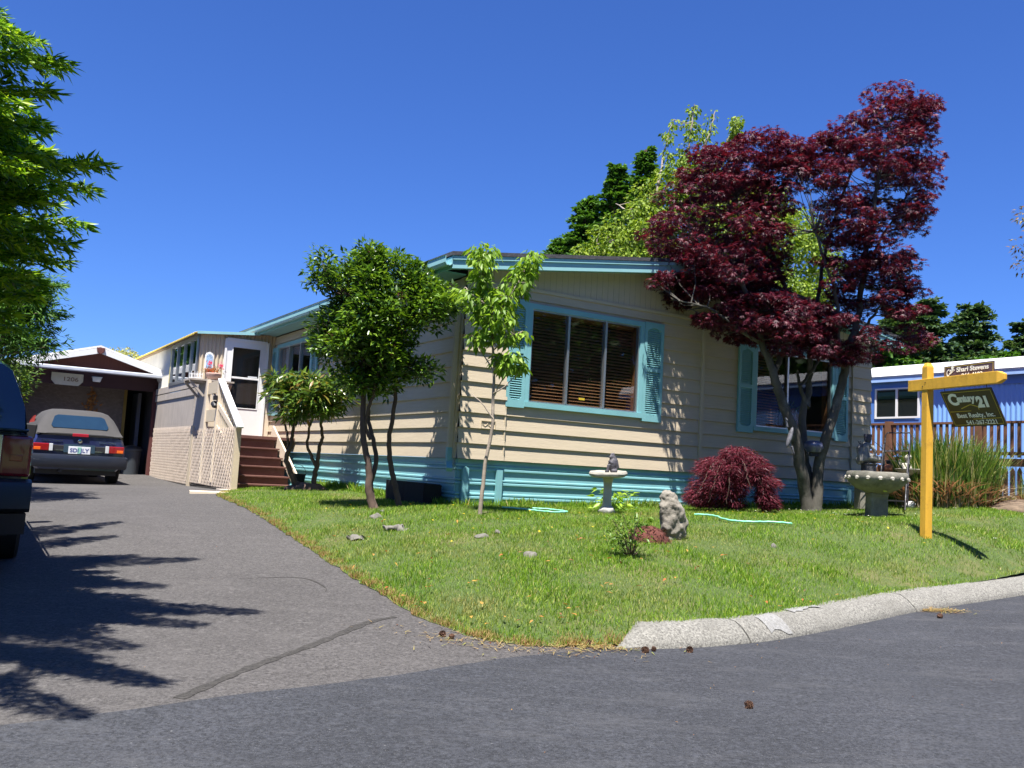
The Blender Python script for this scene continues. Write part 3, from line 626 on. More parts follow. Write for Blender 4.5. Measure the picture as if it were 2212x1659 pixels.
# skirting
def skirt(M, x0, x1, z0, z1, y=.02):
    mb = MB(M); prof = []; z = z1
    while z > z0:
        prof += [(0,z),(0,z-.062),(-.016,z-.07),(-.016,z-.088),(0,z-.098),(0,z-.104),(-.022,z-.114),(-.022,z-.136),(0,z-.146)]; z -= .185
    n = int((x1-x0)/.8)+1; vs = []; k = len(prof)
    for i in range(n+1):
        x = x0+(x1-x0)*i/n
        for (d, zz) in prof: vs.append((x, y+d+.003*noise.noise(Vector((x*2, zz*3, 1))), zz))
    mb.add(vs, [(i*k+j, (i+1)*k+j, (i+1)*k+j+1, i*k+j+1) for i in range(n) for j in range(k-1)]); return mb
mb = skirt(FRONT, 0, 8.1, .8, Z0-.005)
mb.build('skirting', SKIRT, home, 40)
skirt(SIDE, -9, 0, .75, Z0-.005).build('skirting', SKIRT, home, 40)
mb = MB(); mb.box(.08,.17,-.05,.0,.85,1.50); mb.add([(.08,-.05,1.5),(.17,-.05,1.5),(.125,-.05,1.525),(.08,0,1.5),(.17,0,1.5),(.125,0,1.525)], [(0,1,2),(5,4,3),(0,2,5,3),(1,4,5,2)])
mb.build('skirting_post', TEAL, home)
MB().box(.60,.68,-.05,.0,.85,1.50).build('skirting_post', TEAL, home); MB().box(7.6,7.68,-.05,0,.85,1.5).build('skirting_post', TEAL, home)
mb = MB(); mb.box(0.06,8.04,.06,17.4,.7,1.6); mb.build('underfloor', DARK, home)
# roof
EO = .40; FO = .33; RS = .143
def roofz(u): return 4.17 + (4.05+EO-abs(u-4.05))*RS
mb = MB(); T_ = .05; y0, y1 = -FO-.03, 17.8
us = [-EO-.02, 4.05, 8.1+EO+.02]
mb.add([(u_, y, roofz(u_)+d) for y in (y0,y1) for d in (0,T_) for u_ in us], [(0,1,4,3),(1,2,5,4),(6,9,10,7),(7,10,11,8),(3,4,10,9),(4,5,11,10),(0,6,7,1),(1,7,8,2),(0,3,9,6),(2,8,11,5)])
mb.build('roof', SHING, home)
mb = MB()
for s0, s1 in ((-EO, 4.05), (4.05, 8.1+EO)):
    for (yo, za, zb) in ((-FO, -.165, -.002), (-FO-.018, -.055, -.004)):
        mb.add([(u_, y, roofz(u_)+z) for y in (yo, yo+.022) for z in (za,zb) for u_ in (s0,s1)], [(0,1,3,2),(4,6,7,5),(0,4,5,1),(2,3,7,6),(0,2,6,4),(1,5,7,3)])
mb.build('fascia', TEALF, home)
mb = MB()
for s0, s1 in ((-EO+.03, 4.05), (4.05, 8.1+EO-.03)):
    mb.add([(u_, y, roofz(u_)-.13+z) for y in (-FO+.024, 0.0) for z in (0,.02) for u_ in (s0,s1)], [(0,1,3,2),(4,6,7,5),(0,4,5,1),(2,3,7,6),(0,2,6,4),(1,5,7,3)])
mb.box(-EO+.03, -.02, .0, 17.5, 4.02, 4.04); mb.box(8.12, 8.1+EO-.03, .0, 17.5, 4.02, 4.04)
mb.build('soffit', TEAL, home)
mb = MB(); mb.box(-EO, -EO+.022, -FO+.03, 17.6, 4.0, 4.16); mb.box(8.1+EO-.022, 8.1+EO, -FO+.03, 17.6, 4.0, 4.16); mb.build('eave_board', TEAL, home)
mb = MB(); gp = [(-EO-.002,4.15),(-EO-.002,4.06),(-EO-.03,4.035),(-EO-.085,4.035),(-EO-.105,4.07),(-EO-.105,4.15),(-EO-.115,4.155),(-EO-.098,4.15),(-EO-.098,4.075),(-EO-.08,4.045),(-EO-.035,4.045),(-EO-.01,4.065),(-EO-.01,4.15)]
mb.prism([(a,0,z) for a,z in gp], (0,1,0), -FO-.01, 17.6); mb.build('gutter', TEALF, home)
mb = MB(); mb.prism([(8.1*1+0-(a)-0, 0, z) for a,z in [(q[0]-0, q[1]) for q in gp]], (0,1,0), -FO-.01, 17.6); mb.build('gutter', TEALF, home)
mb = MB(); ddx = -.055
mb.bar((-EO-.05, .18, 4.04), (-EO-.05, .18, 3.93), .05, .07, (0,1,0)); mb.bar((-EO-.05, .18, 3.95), (ddx, .10, 3.62), .05, .07, (0,1,0)); mb.build('gutter_outlet', TEAL, home)
mb = MB(); mb.bar((ddx,.10,3.66),(ddx,.10,1.75), .075, .055, (0,1,0)); mb.build('downspout', BEIGE, home)
mb = MB(); mb.bar((ddx-.002,.10,1.76),(ddx-.002,.10,1.55), .077, .057, (0,1,0)); mb.bar((ddx,.10,1.57),(ddx-.05,-.02,1.47), .077, .057, (0,0,1)); mb.build('downspout_shoe', TEAL, home)

def window(root, M, o, panes, blind='full', frame=TEAL, curtain=False, tw=.07):
    x0,x1,z0,z1 = o; D_ = 1.6
    mb = MB(M)
    mb.box(x0-tw,x1+tw,-.05,.0,z1,z1+tw); mb.box(x0-tw,x1+tw,-.065,.0,z0-tw,z0); mb.box(x0-tw,x0,-.05,.0,z0,z1); mb.box(x1,x1+tw,-.05,.0,z0,z1)
    wn = mb.build('window', frame, root)
    mb = MB(M); e = .022
    mb.box(x0,x1,-.03,.03,z1-e,z1); mb.box(x0,x1,-.03,.03,z0,z0+e); mb.box(x0,x0+e,-.03,.03,z0+e,z1-e); mb.box(x1-e,x1,-.03,.03,z0+e,z1-e)
    for p in panes: mb.box(p-.018,p+.018,-.034,.028,z0+e,z1-e)
    mb.build('sash', ALU, wn)
    mb = MB(M); xs = [x0+e]+[q for p in panes for q in (p-.018,p+.018)]+[x1-e]
    for i,(a,b) in enumerate(zip(xs[::2], xs[1::2])): mb.box(a,b,.0+.008*(i%2),.004+.008*(i%2),z0+e,z1-e)
    mb.build('glass', GLASS, wn)
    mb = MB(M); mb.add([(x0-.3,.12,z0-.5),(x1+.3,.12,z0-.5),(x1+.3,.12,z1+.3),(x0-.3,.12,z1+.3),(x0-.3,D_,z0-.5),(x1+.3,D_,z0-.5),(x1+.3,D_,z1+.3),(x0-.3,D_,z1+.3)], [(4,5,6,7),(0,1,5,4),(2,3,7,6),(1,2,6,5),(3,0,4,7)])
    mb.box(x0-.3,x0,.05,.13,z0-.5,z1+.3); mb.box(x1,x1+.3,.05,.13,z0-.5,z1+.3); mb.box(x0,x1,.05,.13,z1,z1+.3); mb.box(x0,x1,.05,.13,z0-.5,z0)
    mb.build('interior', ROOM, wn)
    mb = MB(M); mb.box(x0-.001,x0+.012,.03,.16,z0,z1); mb.box(x1-.012,x1,.03,.16,z0,z1); mb.box(x0,x1,.03,.16,z0-.012,z0+.001); mb.build('inner_jamb', BLIND, wn)
    if blind:
        bx0, bx1 = (x0+.03, x1-.03) if blind == 'full' else blind
        mb = MB(M); z = z0+.05
        while z < z1-.05:
            mb.obox(((bx0+bx1)/2, .11, z), ((bx1-bx0)/2,0,0), (0,.017,.015), (0,-.0010,.0012)); z += .045
        mb.box(bx0,bx1,.09,.13,z1-.05,z1); mb.build('blind', BLIND, wn)
    if curtain:
        CW = mat('white_curtain', (0.6,0.6,0.62), 0.9)
        for (c0,c1) in ((x0,x0+.42),(x1-.30,x1)):
            mb = MB(M); n = 40; vs = []
            for i in range(n+1):
                x = c0+(c1-c0)*i/n; y = .12+.02*math.sin(i*1.25)+.01*math.sin(i*.5)
                vs += [(x,y,z0+.02),(x,y,z1)]
            mb.add(vs, [(2*i,2*i+2,2*i+3,2*i+1) for i in range(n)]); mb.build('curtain', CW, wn)
    return wn
w_a = window(home, FRONT, W1, [W1[0]+.62, W1[0]+1.27])
w_b = window(home, FRONT, W2, [W2[0]+.72], blind=(W2[0]+.03, W2[0]+.66))
w_c = window(home, SIDE, WS, [WS[0]+.68, WS[0]+1.36], blind=None, curtain=True)
lab(w_a,'three pane window with brown blinds drawn'); lab(w_b, 'window behind the maple with blinds only on the left'); lab(w_c, 'side window with white curtains')
def sticker(M, x, z): mb = MB(M); mb.box(x-.05,x+.05,-.006,-.003,z-.015,z+.015); return mb
sticker(FRONT, 1.93, 2.56).build('sticker', mat('yellow_sticker', (0.6,0.42,0.03), .5), w_a)
def shutter(root, M, x0, x1, z0, z1):
    mb = MB(M); s = .05; zm = z0+(z1-z0)*.52
    mb.box(x0,x0+s,-.055,-.022,z0,z1); mb.box(x1-s,x1,-.055,-.022,z0,z1); mb.box(x0+s,x1-s,-.055,-.022,z0,z0+.10); mb.box(x0+s,x1-s,-.055,-.022,zm-.03,zm+.03)
    # arched top and bottom rails
    for (zb, sg, h) in ((z1-.09, 1, .09), (z0+.10, -1, .0)):
        n = 12; xs = [x0+s+(x1-x0-2*s)*i/n for i in range(n+1)]
        for a,b in zip(xs, xs[1:]):
            f = lambda x: .05*math.sin(math.pi*(x-x0-s)/(x1-x0-2*s))
            if sg > 0: mb.add([(a,-.055,zb+f(a)-.04),(b,-.055,zb+f(b)-.04),(b,-.055,z1),(a,-.055,z1),(a,-.022,zb+f(a)-.04),(b,-.022,zb+f(b)-.04),(b,-.022,z1),(a,-.022,z1)], [(0,1,2,3),(7,6,5,4),(0,4,5,1)])
            else: mb.add([(a,-.054,z0+.09),(b,-.054,z0+.09),(b,-.054,z0+.14-f(b)),(a,-.054,z0+.14-f(a)),(a,-.024,z0+.09),(b,-.024,z0+.09),(b,-.024,z0+.14-f(b)),(a,-.024,z0+.14-f(a))], [(0,1,2,3),(7,6,5,4),(3,2,6,7)])
    z = z0+.115
    while z < z1-.10:
        if abs(z-zm) > .035: mb.obox(((x0+x1)/2,-.038,z), ((x1-x0)/2-s,0,0), (0,.010,.008), (0,-.002,.0025))
        z += .031
    mb.box(x0+s,x1-s,-.026,-.022,z0+.1,z1-.05)
    return mb.build('shutter', TEAL, root)
shutter(home, FRONT, .66, .95, 2.35, 3.82); shutter(home, FRONT, 2.985, 3.35, 2.33, 3.80)
shutter(home, FRONT, 4.91, 5.25, 2.31, 3.72); shutter(home, FRONT, 7.17, 7.51, 2.31, 3.72)
shutter(home, SIDE, -5.90, -5.58, 2.36, 3.76); shutter(home, SIDE, -8.38, -8.07, 2.36, 3.76)
# small raised house-number trim on the siding
mb = MB(); 
for (a,b,z,h) in ((.30,.52,2.03,.006),(.30,.52,2.13,.006)): mb.box(a,b,-.066,-.05,z,z+h)
mb.box(.30,.306,-.066,-.05,2.03,2.13); mb.box(.514,.52,-.066,-.05,2.03,2.13); mb.tube([(.32,-.062,2.10),(.36,-.062,2.06),(.40,-.062,2.10),(.44,-.062,2.06),(.49,-.062,2.09)], .004, 5)
mb.build('wall_ornament', BEIGE, home)
# things seen through the right window
v = thing('vase', tuple(uw(6.62,.45,2.40)), 0, 'round orange pot standing inside the window behind the maple', 'vase')
MB().lathe([(.08,0),(.17,.08),(.20,.2),(.15,.34),(.10,.40),(.12,.42)], 24).build('body', mat('orange_glaze',(0.5,0.17,0.02),.4,var=.2), v, 40)
rg = np.random.default_rng(1); n = 60; leaves('foliage', 'lance', np.tile([0,0,.4],(n,1))+rg.normal(0,.03,(n,3)), rdir(rg,n)+[0,0,.8], rdir(rg,n), .16, L_RHOD, v)

# ------------------------------------------------------------------ corrugated sheet helper
def corru(mb, x0, x1, z0, z1, y, amp=.014, pitch=.076, zf0=None, zf1=None):
    n = max(4, int((x1-x0)/pitch*6)); vs = []
    for i in range(n+1):
        x = x0+(x1-x0)*i/n; d = amp*math.sin(2*math.pi*x/pitch)
        vs += [(x, y+d, zf0(x) if zf0 else z0), (x, y+d, zf1(x) if zf1 else z1)]
    mb.add(vs, [(2*i,2*i+2,2*i+3,2*i+1) for i in range(n)]); return mb
def recolour_var(o): return o

# ------------------------------------------------------------------ enclosed porch with stairs
PW = 8.40; PU = -1.53
porch = thing('enclosed_porch', H_ROOT, HROT, 'beige corrugated porch with a white storm door joined to the mobile home', 'porch')
def ptop(u_): return 4.03 + (u_+.02)*.09
mb = MB(); dx0, dx1, dz0, dz1 = -1.02, -.16, 1.90, 3.86
corru(mb, PU, dx0-.02, 2.95, 0, PW, zf1=ptop); corru(mb, dx0-.02, dx1+.02, dz1+.02, 0, PW, zf1=ptop); corru(mb, dx1+.02, .0, 2.86, 0, PW, zf1=ptop)
mb.build('corrugated_wall', BEIGE, porch, 60)
MB().box(dx1+.02, -.02, PW-.01, PW+.05, 1.88, 2.86).build('lower_wall', CREAM, porch); MB().box(PU, dx0-.02, PW, PW+.05, 1.88, 2.95).build('lower_wall', CREAM, porch)
mb = MB(); e = .05
mb.box(dx0-.02,dx0+.02,PW-.05,PW+.04,dz0,dz1); mb.box(dx1-.02,dx1+.02,PW-.05,PW+.04,dz0,dz1); mb.box(dx0+.02,dx1-.02,PW-.05,PW+.04,dz1-.03,dz1+.02)
dr = mb.build('door_frame', WHITE, porch)
mb = MB(); a0, a1 = dx0+.02, dx1-.02
gz0, gz1, gzm = 2.47, 3.70, 3.08
mb.box(a0,a1,PW-.035,PW+.0,dz0,gz0); mb.box(a0,a1,PW-.035,PW,gz1,dz1-.03); mb.box(a0,a0+.13,PW-.035,PW,gz0,gz1); mb.box(a1-.13,a1,PW-.035,PW,gz0,gz1); mb.box(a0+.13,a1-.13,PW-.035,PW,gzm-.02,gzm+.02)
for (p,q,r_,t_) in ((a0+.115,a1-.115,gz1,gz1+.018),(a0+.115,a1-.115,gz0-.018,gz0)): mb.box(p,q,PW-.045,PW-.035,r_,t_)
mb.box(a0+.115,a0+.133,PW-.045,PW-.035,gz0,gz1); mb.box(a1-.133,a1-.115,PW-.045,PW-.035,gz0,gz1)
door = mb.build('storm_door', WHITE, porch, bevel=.004)
mb = MB(); mb.box(a0+.13,a1-.13,PW-.02,PW-.016,gz0,gzm-.02); mb.box(a0+.13,a1-.13,PW-.024,PW-.020,gzm+.02,gz1); mb.build('glass', GLASS, door)
MB().tube([(a0+.06,PW-.035,2.85),(a0+.06,PW-.08,2.85),(a0+.06,PW-.08,2.72)], .010, 6).build('handle', ALU, door)
mb = MB(); mb.box(a1-.35,a1-.16,PW-.034,PW-.028,gzm+.025,gzm+.055); mb.build('sticker', PLATE, door)
mb = MB(); mb.box(a0, a1, PW+.15, PW+.19, 1.9, 3.86); mb.build('inner_door', mat('dark_brown_door', (.09,.06,.045), .6), porch)
# roof
mb = MB(); 
mb.add([(PU-.08,PW-.10,ptop(PU-.08)),(.0,PW-.10,ptop(0)),(.0,15.8,ptop(0)-.02),(PU-.08,15.8,ptop(PU-.08)-.02)]+[(PU-.08,PW-.10,ptop(PU-.08)+.045),(.0,PW-.10,ptop(0)+.045),(.0,15.8,ptop(0)+.025),(PU-.08,15.8,ptop(PU-.08)+.025)], [(0,3,2,1),(4,5,6,7),(1,2,6,5),(2,3,7,6),(3,0,4,7)])
mb.build('roof', mat('rusty_tin_roof',(0.28,0.2,0.12),.7,var=.4), porch)
mb = MB(); mb.bar((PU-.09,PW-.115,ptop(PU-.09)+.02),(-.36,PW-.115,ptop(-.36)+.02),.02,.055,(0,0,1)); mb.build('front_fascia', TEALF, porch)
mb = MB(); n = 150; vs = []
for i in range(n+1):
    y = PW-.1+(15.9-PW)*i/n; d = .012*math.sin(i*2.1)
    vs += [(PU-.14, y, 3.90+d), (PU+.1, y, 3.93+d), (PU-.14, y, 3.87+d)]
mb.add(vs, [(3*i,3*i+1,3*i+4,3*i+3) for i in range(n)]+[(3*i,3*i+3,3*i+5,3*i+2) for i in range(n)]); mb.build('roof_edge', YFIB, porch)
LM = Matrix(((0,1,0,PU),(-1,0,0,0),(0,0,1,0),(0,0,0,1)))      # porch driveway side: x = -w, y into the porch
# side windows
wn_x0, wn_x1 = -11.05, -8.48
mb = MB(LM); mb.box(wn_x0,wn_x1,-.03,.03,3.80,3.90); mb.box(wn_x0,wn_x1,-.04,.03,2.96,3.03)
for x in (wn_x0, wn_x0+.62, wn_x0+1.30, wn_x0+1.95, wn_x1-.05): mb.box(x, x+.05, -.03, .03, 3.03, 3.80)
pw_ = mb.build('side_windows', ALU, porch)
mb = MB(LM); mb.box(wn_x0+.05,wn_x1-.05,0,.005,3.03,3.80); mb.build('glass', glassmat('porch_glass', (.5,.55,.55), 1.6, .08), pw_)
mb = MB(LM); mb.box(wn_x0+.9,wn_x0+1.28,.09,.1,3.03,3.8); mb.build('curtain', mat('grey_curtain', (.12,.11,.14), .9), pw_)
mb = MB(LM); mb.box(wn_x0-.12,wn_x0,-.02,.05,2.96,3.9); mb.build('corner_post', mat('yellow_trim', (.75,.62,.12), .6, var=.05), porch)
mb = MB(LM); corru(mb, -15.7, wn_x0-.12, 2.5, 3.88, .03); mb.build('fibreglass_wall', mat('pale_fibreglass',(.68,.66,.58),.6,var=.08), porch, 60)
mb = MB(LM); mb.box(-15.7, wn_x1+.03, -.025, .03, 2.82, 2.96); mb.box(-15.7, wn_x1+.03, -.02, .03, 2.66, 2.80); mb.build('side_trim', GREYP, porch)
mb = MB(LM); mb.box(-12.5, -7.38, .0, .04, 1.95, 2.66); mb.box(-8.45,-7.38,.0,.04,2.66,2.92); mb.build('side_panel', GREYP, porch)
mb = MB(); mb.box(PU+.1, -.06, PW+.3, 15.5, 1.8, 1.84); mb.box(-.08,-.04,PW+.05,15.5,1.84,4.0); mb.build('floor', DARK, porch)
mb = MB(); mb.box(PU+.045, -.03, 6.55, PW+.3, 1.83, 1.885); mb.build('landing', BROWN, porch)
def lattice(mb, x0, x1, z0, z1, y, p=.082, w=.026, t=.004):
    H_ = z1-z0
    for sgn, yy in ((1, y), (-1, y-t*1.3)):
        k = x0-H_
        while k < x1+H_:
            # strip from (k,z0) to (k+H,z1) leaning by sgn, clipped to the panel
            a = k if sgn > 0 else k+H_; b = k+H_ if sgn > 0 else k
            t0, t1 = 0.0, 1.0
            for lim, side in ((x0, 1), (x1, -1)):
                fa = (a-lim)*side; fb = (b-lim)*side
                if fa < 0 and fb < 0: t0 = 2; break
                if fa < 0: t0 = max(t0, fa/(fa-fb))
                if fb < 0: t1 = min(t1, fa/(fa-fb))
            if t0 < t1:
                A = Vector((a+(b-a)*t0, yy, z0+H_*t0)); B = Vector((a+(b-a)*t1, yy, z0+H_*t1))
                mb.bar(A, B, t, w, (b-a and (0,0,1) or (0,0,1)))
            k += p*1.4142
def latpanel(x0, x1, z0, z1, l):
    mb = MB(LM); lattice(mb, x0, x1, z0, z1, -.012); o = mb.build('lattice_panel', LATT, porch); o['label'] = l; return o
latpanel(-12.5, -8.42, .88, 2.03, 'longer lattice panel by the garage'); latpanel(-8.22, -5.12, .93, 1.97, 'lattice panel beside the stairs')
mb = MB(LM); mb.box(-8.42,-8.22,-.03,.02,.85,2.04); mb.build('lattice_post', BEIGE, porch)
mb = MB(LM); mb.box(-17.5,-8.5,.45,.5,.7,2.2); mb.box(-13.0,-12.9,.0,.45,.7,2.2); mb.box(-8.2,-7.2,.45,.5,.8,1.9); mb.build('crawlspace_wall', mat('shade_dark_boards',(.10,.08,.07),.9,var=.3,scale=5), porch)  # dark backing; the shade behind the lattice is put into its colour
# stairs
st = thing('stairs', H_ROOT, HROT, 'brown painted wooden stairs with a white handrail up to the porch door', 'stairs')
su0, su1 = PU+.06, -.40
zs = [1.03, 1.17, 1.34, 1.50, 1.67, 1.84]; w0 = 5.35; tr = .245
for i, z in enumerate(zs):
    y = w0+i*tr
    mb = MB(); mb.box(su0, su1, y+.02, y+.04, (zs[i-1] if i else .85), z-.03); r_ = mb.build('riser', BROWN, st)
    mb = MB(); mb.box(su0, su1+.02, y-.02, y+tr+.02, z-.03, z+.0); mb.build('tread', BROWN, st, bevel=.006)
mb = MB(); mb.box(su0-.25, su1+.12, 4.95, 5.32, .82, .93); mb.build('bottom_step', GREYP, st, bevel=.008)
mb = MB(); mb.bar((su1+.045, 5.15, 1.02),(su1+.045, 6.95, 2.0),.03,.24); mb.build('stringer', CREAM, st)
mb = MB(); mb.bar((su0+.0, 5.2, .98),(su0+.0, 6.85, 1.88),.03,.22); mb.build('stringer', CREAM, st)
mb = MB(); mb.box(PU-.03,PU+.07,4.98,5.08,.85,2.0); mb.build('newel_post', BEIGE, st)
mb = MB(); mb.bar((PU+.01, 4.86, 1.97),(PU+.01, 6.42, 2.86),.115,.035); mb.build('handrail', WHITE, st, bevel=.004)
mb = MB(); mb.bar((PU+.02, 5.0, 1.82),(PU+.02, 7.0, 2.60),.05,.10); mb.build('lower_rail', CREAM, st)
mb = MB(); mb.bar((PU+.02, 5.6, 1.62),(PU+.02, 6.6, 2.05),.05,.10); mb.build('lower_rail', CREAM, st)
for i in range(8):
    y = 5.22+i*.16; mb = MB(); zb = 1.0+(y-5.2)*.55; zt = 1.97+(y-4.86)*.57; mb.box(PU+.0, PU+.03, y, y+.035, max(zb,.95), zt-.01); mb.build('baluster', CREAM, st)
mb = MB(); mb.box(PU-.03,PU+.06,6.42,6.50,1.0,2.86); mb.box(PU-.03,PU+.04,7.30,7.38,.95,2.9); mb.build('rail_post', CREAM, st)
mb = MB(); mb.box(PU-.01,PU+.03,6.5,7.3,2.62,2.84); mb.box(PU-.01,PU+.03,6.5,7.3,2.1,2.32); mb.build('side_board', BEIGE, st)
# shelf on brackets
sh = thing('plant_shelf', H_ROOT, HROT, 'taupe wall shelf on triangular brackets at the porch corner', 'shelf')
mb = MB(); mb.box(PU-.30, -1.0, 7.55, 8.15, 2.895, 2.925); mb.build('board', GREYP, sh)
for (ux, yy) in ((PU-.02, 7.62), (PU-.02, 8.08)):
    mb = MB(); mb.bar((ux-.26,yy,2.87),(ux,yy,2.60),.04,.06,(0,1,0)); mb.bar((ux-.28,yy,2.875),(ux,yy,2.875),.04,.035); mb.build('bracket', GREYP, sh)
for xx in (PU+.06, -1.06):
    mb = MB(); mb.bar((xx,7.58,2.87),(xx,7.95,2.55),.04,.06,(1,0,0)); mb.build('bracket', GREYP, sh)
# things on the shelf
pp = uw(-1.36, 7.75, 2.926)
t = thing('flower_pot', tuple(pp), 0, 'round embossed pot with pink and orange flowers on the porch shelf', 'flower pot')
MB().lathe([(.07,0),(.11,.03),(.145,.09),(.15,.13),(.135,.145),(.125,.145),(.13,.12),(.02,.11)], 24).build('pot', mat('pink_clay',(.40,.27,.23),.8,bmp=.6,bscale=30), t, 40)
rg = np.random.default_rng(5); n = 110; P_ = np.stack([rg.normal(0,.10,n), rg.normal(0,.08,n), .15+rg.random(n)*.09],1)
leaves('leaves', 'lance', P_, rdir(rg,n)+[0,0,.6], rdir(rg,n), .06, leafmat('mixed_foliage',[(.06,.12,.02),(.3,.12,.04),(.5,.14,.04)],.2,.6), t)
for (ax, ay, az, c, l) in ((-.09,0,.33,0,'magenta flower heads'),(.12,.02,.29,.45,'pink flower heads')):
    n = 60; P_ = np.array([ax,ay,az])+rg.normal(0,.026,(n,3)); o = leaves('blossom', 'oval', P_, rdir(rg,n), rdir(rg,n), .035, L_BLOOM, t, rg.uniform(c,c+.2,n)); o['label'] = l
    MB().tube([(ax*.4,ay,.14),(ax,ay,az)], .004, 5).build('stalk', L_RHOD, t)
n = 70; P_ = np.stack([rg.normal(-.05,.045,n), rg.normal(0,.04,n), .17+rg.random(n)*.06],1); leaves('blossom', 'oval', P_, rdir(rg,n), rdir(rg,n), .03, leafmat('orange_petal',[(.8,.1,.02),(.8,.25,.04)],.3,.5), t)['label'] = 'orange flower heads'
t = thing('wire_basket', tuple(uw(-1.68,7.8,2.926)), 0, 'small white wire fence ornament on the shelf left of the pot', 'ornament')
mb = MB()
for i in range(9):
    x = -.12+i*.03; mb.tube([(x,0,0),(x,0,.13+.03*(i%2))], .005, 5); 
for z in (.03,.10): mb.tube([(-.13,0,z),(.13,0,z)], .004, 5)
for i in range(5): x = -.1+i*.05; mb.tube([(x,.06,0),(x,.06,.12)], .005, 5)
mb.build('wires', WHITE, t)
t = thing('wall_plaque', tuple(uw(-1.33,PW-.03,3.20)), HROT, 'arched blue and white plaque hanging beside the porch door', 'plaque')
MB().prism([(-.085,0,0),(.085,0,0),(.085,0,.27),(.06,0,.32),(0,0,.345),(-.06,0,.32),(-.085,0,.27)], (0,1,0), -.02, .0).build('board', WHITE, t, bevel=.004)
MB().prism([(-.062,0,.025),(.062,0,.025),(.062,0,.25),(.04,0,.285),(0,0,.30),(-.04,0,.285),(-.062,0,.25)], (0,1,0), -.024, -.021).build('picture', mat('blue_picture',(.32,.45,.62),.5,var=.5,scale=30), t)
t = thing('floodlight', tuple(uw(PU-.06,6.46,2.38)), HROT, 'black outdoor spotlight fixed to the stair rail', 'light')
MB().box(-.03,.03,-.05,.05,.10,.18).build('bracket', BLACKM, t)
mb = MB(Matrix.Rotation(R(-60),4,'X')); mb.lathe([(.03,-.05),(.055,0),(.06,.07),(.05,.075),(.02,.05)], 16); mb.build('lamp_head', BLACKP, t, 40)
t = thing('paver', (-4.72,14.75,pz(-4.72,14.75)), R(20), 'thin pale paving slab lying by the foot of the stairs', 'paving slab'); t.scale=(1,1,1)
MB().box(-.30,.30,-.17,.17,-.02,.03).build('slab', CREAM, t, bevel=.005)

# ------------------------------------------------------------------ garage
GW = 12.6; gu0, gu1 = -4.42, -1.62
gar = thing('garage', H_ROOT, HROT, 'small maroon gabled garage with white rake boards behind the blue convertible', 'garage')
pk = (gu0+gu1)/2+.13
mb = MB(); mb.prism([(gu0+.1,0,3.27),(gu1-.1+.25,0,3.27),(pk,0,3.70)], (0,1,0), GW-.02, GW+.04); mb.build('gable_panel', MAROON, gar)
mb = MB(); mb.box(gu0, gu1+.2, GW-.02, GW+.12, 2.90, 3.24); mb.build('door_header', mat('shade_darkened_maroon',(.045,.016,.015),.8), gar)  # maroon darkened: shade from the gutter overhang put into the colour
def slab(a, b, y0_, y1_, th): m_ = MB(); m_.add([(a[0],y,a[1]+d) for y in (y0_,y1_) for d in (0,th)]+[(b[0],y,b[1]+d) for y in (y0_,y1_) for d in (0,th)], [(0,1,3,2),(4,6,7,5),(0,4,5,1),(2,3,7,6),(0,2,6,4),(1,5,7,3)]); return m_
mb = slab((gu0-.25,3.30),(pk,3.80),GW-.35,19,.04); mb2 = slab((pk,3.80),(gu1+.40,3.28),GW-.35,19,.04); mb.add(mb2.v, mb2.f); mb.build('roof', mat('white_roofing',(.7,.7,.68),.7), gar)
for (a,b) in (((gu0-.25,3.18),(pk,3.655)),((pk,3.655),(gu1+.40,3.16))):
    slab(a,b,GW-.38,GW-.35,.13).build('rake_board', WHITE, gar)
MB().lathe([(.03,-.02),(.075,0),(.085,.03),(.06,.06)],12,(pk,0,3.66)).build('ridge_ornament', MAROON, gar) if False else MB().prism([(pk-.09,0,3.78),(pk+.09,0,3.78),(pk+.075,0,3.68),(pk,0,3.62),(pk-.075,0,3.68)], (0,1,0), GW-.43, GW-.38).build('ridge_cap', MAROON, gar, bevel=.01)
mb = MB(); mb.prism([(0,GW-.42,3.20),(0,GW-.30,3.20),(0,GW-.30,3.29),(0,GW-.42,3.29)], (1,0,0), gu0-.30, gu1+.42); mb.build('gutter', mat('white_gutter',(.62,.65,.7),.35,.2), gar, bevel=.02)
mb = MB(); mb.prism([(gu1+.05,0,3.2),(gu1+.42,0,3.2),(gu1+.40,0,3.08),(gu1+.20,0,2.98)], (0,1,0), GW-.30, GW-.05); mb.build('eave_return', mat('grey_soffit',(.45,.44,.45),.6), gar)
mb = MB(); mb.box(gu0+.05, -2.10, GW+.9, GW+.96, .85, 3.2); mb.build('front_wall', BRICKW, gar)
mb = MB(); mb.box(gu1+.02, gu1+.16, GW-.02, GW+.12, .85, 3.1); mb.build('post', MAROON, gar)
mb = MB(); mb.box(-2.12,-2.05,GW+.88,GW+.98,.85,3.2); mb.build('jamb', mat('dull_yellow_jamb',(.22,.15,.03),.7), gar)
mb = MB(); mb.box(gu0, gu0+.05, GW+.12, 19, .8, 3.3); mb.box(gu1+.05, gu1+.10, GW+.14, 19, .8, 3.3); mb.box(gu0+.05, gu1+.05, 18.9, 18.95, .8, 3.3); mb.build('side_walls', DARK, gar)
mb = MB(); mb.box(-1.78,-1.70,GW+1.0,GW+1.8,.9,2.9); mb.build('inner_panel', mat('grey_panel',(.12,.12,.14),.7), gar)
t = thing('house_number_sign', tuple(uw(-3.49, GW-.05, 3.02)), HROT, 'cream octagonal board numbered 1206 above the garage door', 'sign')
MB().prism([(-.33,0,-.04),(-.24,0,-.14),(.24,0,-.14),(.33,0,-.04),(.33,0,.13),(-.33,0,.13)], (0,1,0), -.02, .0).build('board', mat('cream_board',(.50,.46,.33),.6,dirt=((.35,.3,.2),5,.5)), t)
